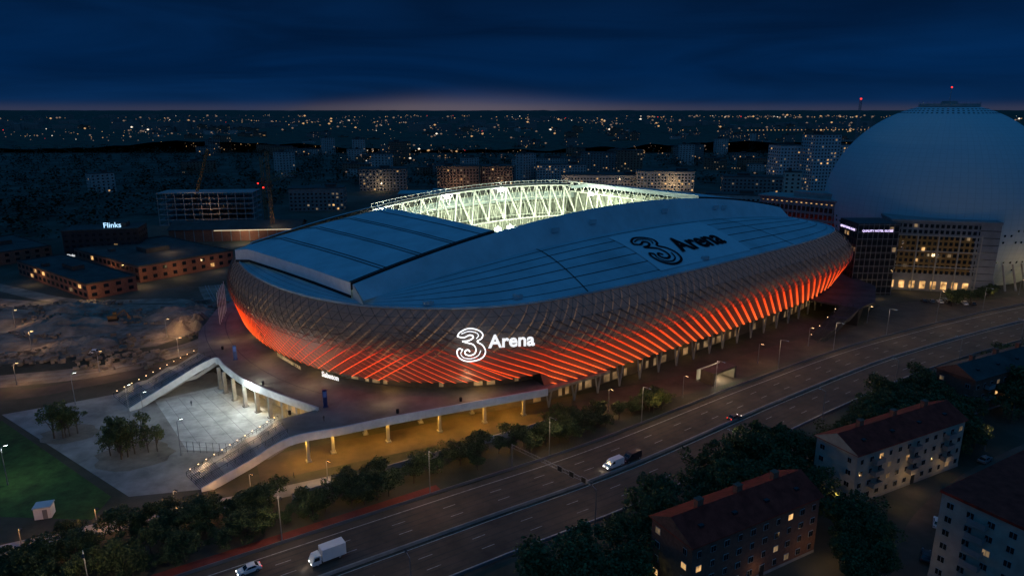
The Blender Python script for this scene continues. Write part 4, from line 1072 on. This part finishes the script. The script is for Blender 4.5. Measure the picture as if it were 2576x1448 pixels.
for x,y in((-58,164),(-30,165),(-14,172.5),(-96,214),(-72,184)):
    b=MB(); b.cyl((0,0,0),(0,0,1.0),.38,.4,10); b.cyl((0,0,1.0),(0,0,1.15),.44,.3,10); add('litter_bin',b.mesh('litter_bin',[M_black]),loc=(x,y,8),label='black litter bin on the plaza deck',cat='bin',group='litter bins')
root=add('kiosk',None,loc=(-101,130.5,0),rot=.3,label='small white kiosk with blue tinted roof on the lawn',cat='kiosk')
b=MB(); b.box((0,0,1.3),(3.2,2.6,2.6)); add('wall',b.mesh('wall',[M_white]),parent=root); b=MB(); b.box((0,0,2.7),(3.5,2.9,.2)); add('roof',b.mesh('roof',[M_roof2]),parent=root); b=MB(); b.box((.5,-1.32,1.1),(.9,.06,2.1)); add('door',b.mesh('door',[M_greyb]),parent=root)
b=MB(); F=[Vector((-85,159)),Vector((-64,156.8))]
for k in range(13):
    q=F[0].lerp(F[1],k/12); b.cyl((q.x,q.y,0),(q.x,q.y,3),.06,n=5)
    if k<12:
        q2=F[0].lerp(F[1],(k+1)/12)
        for z in(.3,1.6,2.95): b.cyl((q.x,q.y,z),(q2.x,q2.y,z),.03,n=4,cap=False)
add('court_fence',b.mesh('court_fence',[M_dark]),label='dark mesh fence along the sports court',cat='fence')
# ------------------------------------------------------------------ vehicles
M_tire=mat('tyre',(.02,.02,.02),.8); M_rim=mat('rim',(.4,.4,.42),.4,.8); M_head=mat('headlight_glow',(.9,.9,.9),emit=(1,.95,.85),es=9); M_tail=mat('taillight_glow',(.5,.02,.02),emit=(1,.03,.01),es=5)
def ext(b,prof,w0,w1,zs,m=0):
    n=len(prof)
    def wd(z): return interp(z,[(zs[0],w0),(zs[1],w1)])
    Lq=[(x,-wd(z)/2,z) for x,z in prof]; Rq=[(x,wd(z)/2,z) for x,z in prof]
    b.poly(Lq,m); b.poly(list(reversed(Rq)),m)
    for i in range(n): j=(i+1)%n; b.poly([Lq[j],Lq[i],Rq[i],Rq[j]],m)
def vehicle(kind,x,y,rot,paint,label,lights=True,group=None):
    nm={'car':'car','van':'van','truck':'box_truck'}[kind]
    root=add(nm,None,loc=(x,y,.03),rot=rot,label=label,cat=nm.replace('_',' '),group=group)
    b=MB(); g=MB(); L_={'car':4.4,'van':5.4,'truck':6.8}[kind]; h=L_/2
    if kind=='car':
        ext(b,[(-h,.35),(h-.1,.3),(h,.55),(h-.1,.78),(h-1.1,.92),(-h+.5,.95),(-h,.85)],1.8,1.72,(.3,.95)); ext(b,[(h-1.2,.92),(h-1.9,1.42),(-h+1.1,1.44),(-h+.45,.94)],1.66,1.3,(.92,1.44))
        for s_ in(-1,1): g.poly([(h-1.45,s_*.835,.98),(h-2.0,s_*.70,1.36),(-h+1.2,s_*.70,1.38),(-h+.8,s_*.835,.98)])
        g.poly([(h-1.22,-.72,.97),(h-1.22,.72,.97),(h-1.84,.6,1.40),(h-1.84,-.6,1.40)]); g.poly([(-h+.44,-.72,.98),(-h+.44,.72,.98),(-h+1.04,.6,1.40),(-h+1.04,-.6,1.40)])
    elif kind=='van':
        ext(b,[(-h,.4),(h-.1,.35),(h,.7),(h-.2,1.05),(h-.9,1.25),(h-1.6,2.0),(h-2.0,2.15),(-h+.1,2.15),(-h,2.0)],1.95,1.75,(.4,2.15))
        g.poly([(h-.93,-.8,1.3),(h-.93,.8,1.3),(h-1.57,.75,1.96),(h-1.57,-.75,1.96)])
        for s_ in(-1,1): g.poly([(h-1.2,s_*.95,1.3),(h-1.7,s_*.90,1.9),(h-2.4,s_*.90,1.9),(h-2.4,s_*.95,1.3)])
    else:
        ext(b,[(h-1.9,.5),(h-.05,.45),(h,.9),(h-.15,1.3),(h-.6,2.2),(h-1.9,2.3)],2.1,1.95,(.45,2.3)); b.box((-1.1,0,1.95),(4.7,2.3,2.5)); b.box((-.8,0,.6),(5.0,1.2,.25),0,1)
        g.poly([(h-.2,-.85,1.35),(h-.2,.85,1.35),(h-.55,.8,2.1),(h-.55,-.8,2.1)])
        for s_ in(-1,1): g.poly([(h-.4,s_*1.06,1.3),(h-.7,s_*1.01,2.0),(h-1.6,s_*1.01,2.0),(h-1.6,s_*1.06,1.3)])
    add('body',b.mesh('body',[paint,M_dark]),parent=root); add('window',g.mesh('window',[M_glass]),parent=root)
    wr=.33 if kind!='truck' else .42; wmesh=MB(); wmesh.cyl((0,-.12,0),(0,.12,0),wr,n=16,m=0); wmesh.cyl((0,-.13,0),(0,.13,0),wr*.6,n=12,m=1); wme=wmesh.mesh('wheel',[M_tire,M_rim])
    for i in(-1,1):
        for s_ in(-1,1): add('wheel',wme,parent=root,loc=(i*(h-.85 if kind!='truck' else h-1.2),s_*.85,wr))
        hl=MB(); hl.box((h+.0,i*.65,.68 if kind!='truck' else .8),(.08,.3,.16)); add('headlight',hl.mesh('headlight',[M_head if lights else M_white]),parent=root)
        tl=MB(); tl.box((-h-.02,i*.7,.78),(.06,.22,.16)); add('taillight',tl.mesh('taillight',[M_tail if lights else M_redroof]),parent=root)
    if lights: light('headlight_beam',(h+1.2,0,.7),25,(1,.93,.8),.15,root)
PW=mat('paint_white',(.72,.73,.74),.35,var=.04); PD=mat('paint_dark',(.03,.03,.035),.3,var=.05); PG=mat('paint_grey',(.2,.21,.22),.3,.4,var=.05)
hd=math.radians(35)
vehicle('truck',-36,115.5,hd-pi,PW,'white box truck driving on the highway')
vehicle('car',-50,112,hd-pi,PW,'white car driving on the highway with lights on')
vehicle('van',25,151.5,hd-pi,PW,'white van driving on the highway')
vehicle('van',30,155,hd-pi,PD,'dark van driving on the highway',False)
vehicle('car',63,178,hd,PD,'dark car driving on the highway')
vehicle('car',90,127,1.0,PW,'white car parked on the residential street',False)
for x,y,rt,pt in((101,139,.6,PG),(81,116,1.0,PD),(108,143,.6,PD),(118,154,.6,PG)): vehicle('car',x,y,rt,pt,'dark parked car at the kerb of the residential street',False,'parked cars')
for k in range(7): vehicle('car',188+k*3.2,300-k*.8,1.3,[PD,PG,PW][k%3],'parked car in front of the hotel',False,'cars parked by the hotel')
for x,y,rt,pt in((-200,345,.9,PW),(-215,362,.9,PD),(-190,326,.3,PG),(-150,232,.2,PW)): vehicle('car',x,y,rt,pt,'parked car beside the brick buildings',False,'cars by the brick buildings')
root=add('excavator',None,loc=(-160,262,3),rot=.4,label='yellow excavator on the building site',cat='excavator')
b=MB(); b.box((0,-1.1,.45),(3.6,.6,.9)); b.box((0,1.1,.45),(3.6,.6,.9)); add('track',b.mesh('track',[M_black]),parent=root)
b=MB(); b.box((-.3,0,1.6),(3.2,2.4,1.3)); b.box((.6,.6,2.7),(1.3,1.1,1.4)); add('body',b.mesh('body',[M_crane]),parent=root)
b=MB(); b.cyl((1.2,-.4,1.8),(4,-.4,4.2),.25,.2,6); b.cyl((4,-.4,4.2),(5.6,-.4,1.6),.2,.15,6); b.box((5.6,-.4,1.2),(1,1.1,.9)); add('arm',b.mesh('arm',[M_crane]),parent=root)
def person(x,y,z,rot,label,cloth):
    me=bpy.data.meshes.new('person_body')
    V=[(0,0,.95),(0,0,1.2),(0,0,1.42),(0,0,1.53),(0,0,1.66),(.09,0,.92),(.12,.12,.5),(.13,.0,.06),(.13,.16,.03),(-.09,0,.92),(-.12,-.1,.5),(-.13,-.28,.1),(-.13,-.12,.03),(.2,0,1.40),(.26,-.08,1.12),(.25,.1,.88),(-.2,0,1.40),(-.26,.08,1.12),(-.25,.2,.9)]
    Ed=[(0,1),(1,2),(2,3),(3,4),(0,5),(5,6),(6,7),(7,8),(0,9),(9,10),(10,11),(11,12),(2,13),(13,14),(14,15),(2,16),(16,17),(17,18)]
    rad=[.14,.13,.15,.055,.10,.09,.065,.045,.04,.09,.065,.045,.04,.06,.045,.035,.06,.045,.035]
    me.from_pydata(V,Ed,[]); me.materials.append(cloth); o=add('person',me,loc=(x,y,z),rot=rot,label=label,cat='person')
    o.modifiers.new('skin','SKIN'); sk=me.skin_vertices[0].data
    for i,q in enumerate(rad): sk[i].radius=(q,q*.85)
    sk[0].use_root=True; o.modifiers.new('sub','SUBSURF').levels=1
MC=mat('dark_clothes',(.03,.03,.04)); 
person(-95,187,.04,.6,'person in dark clothes walking across the sports court',MC)
person(-52,146,.02,2,'person in dark clothes walking on the footpath',MC)
person(-48,160,8,1,'person in dark clothes standing on the plaza deck',MC)
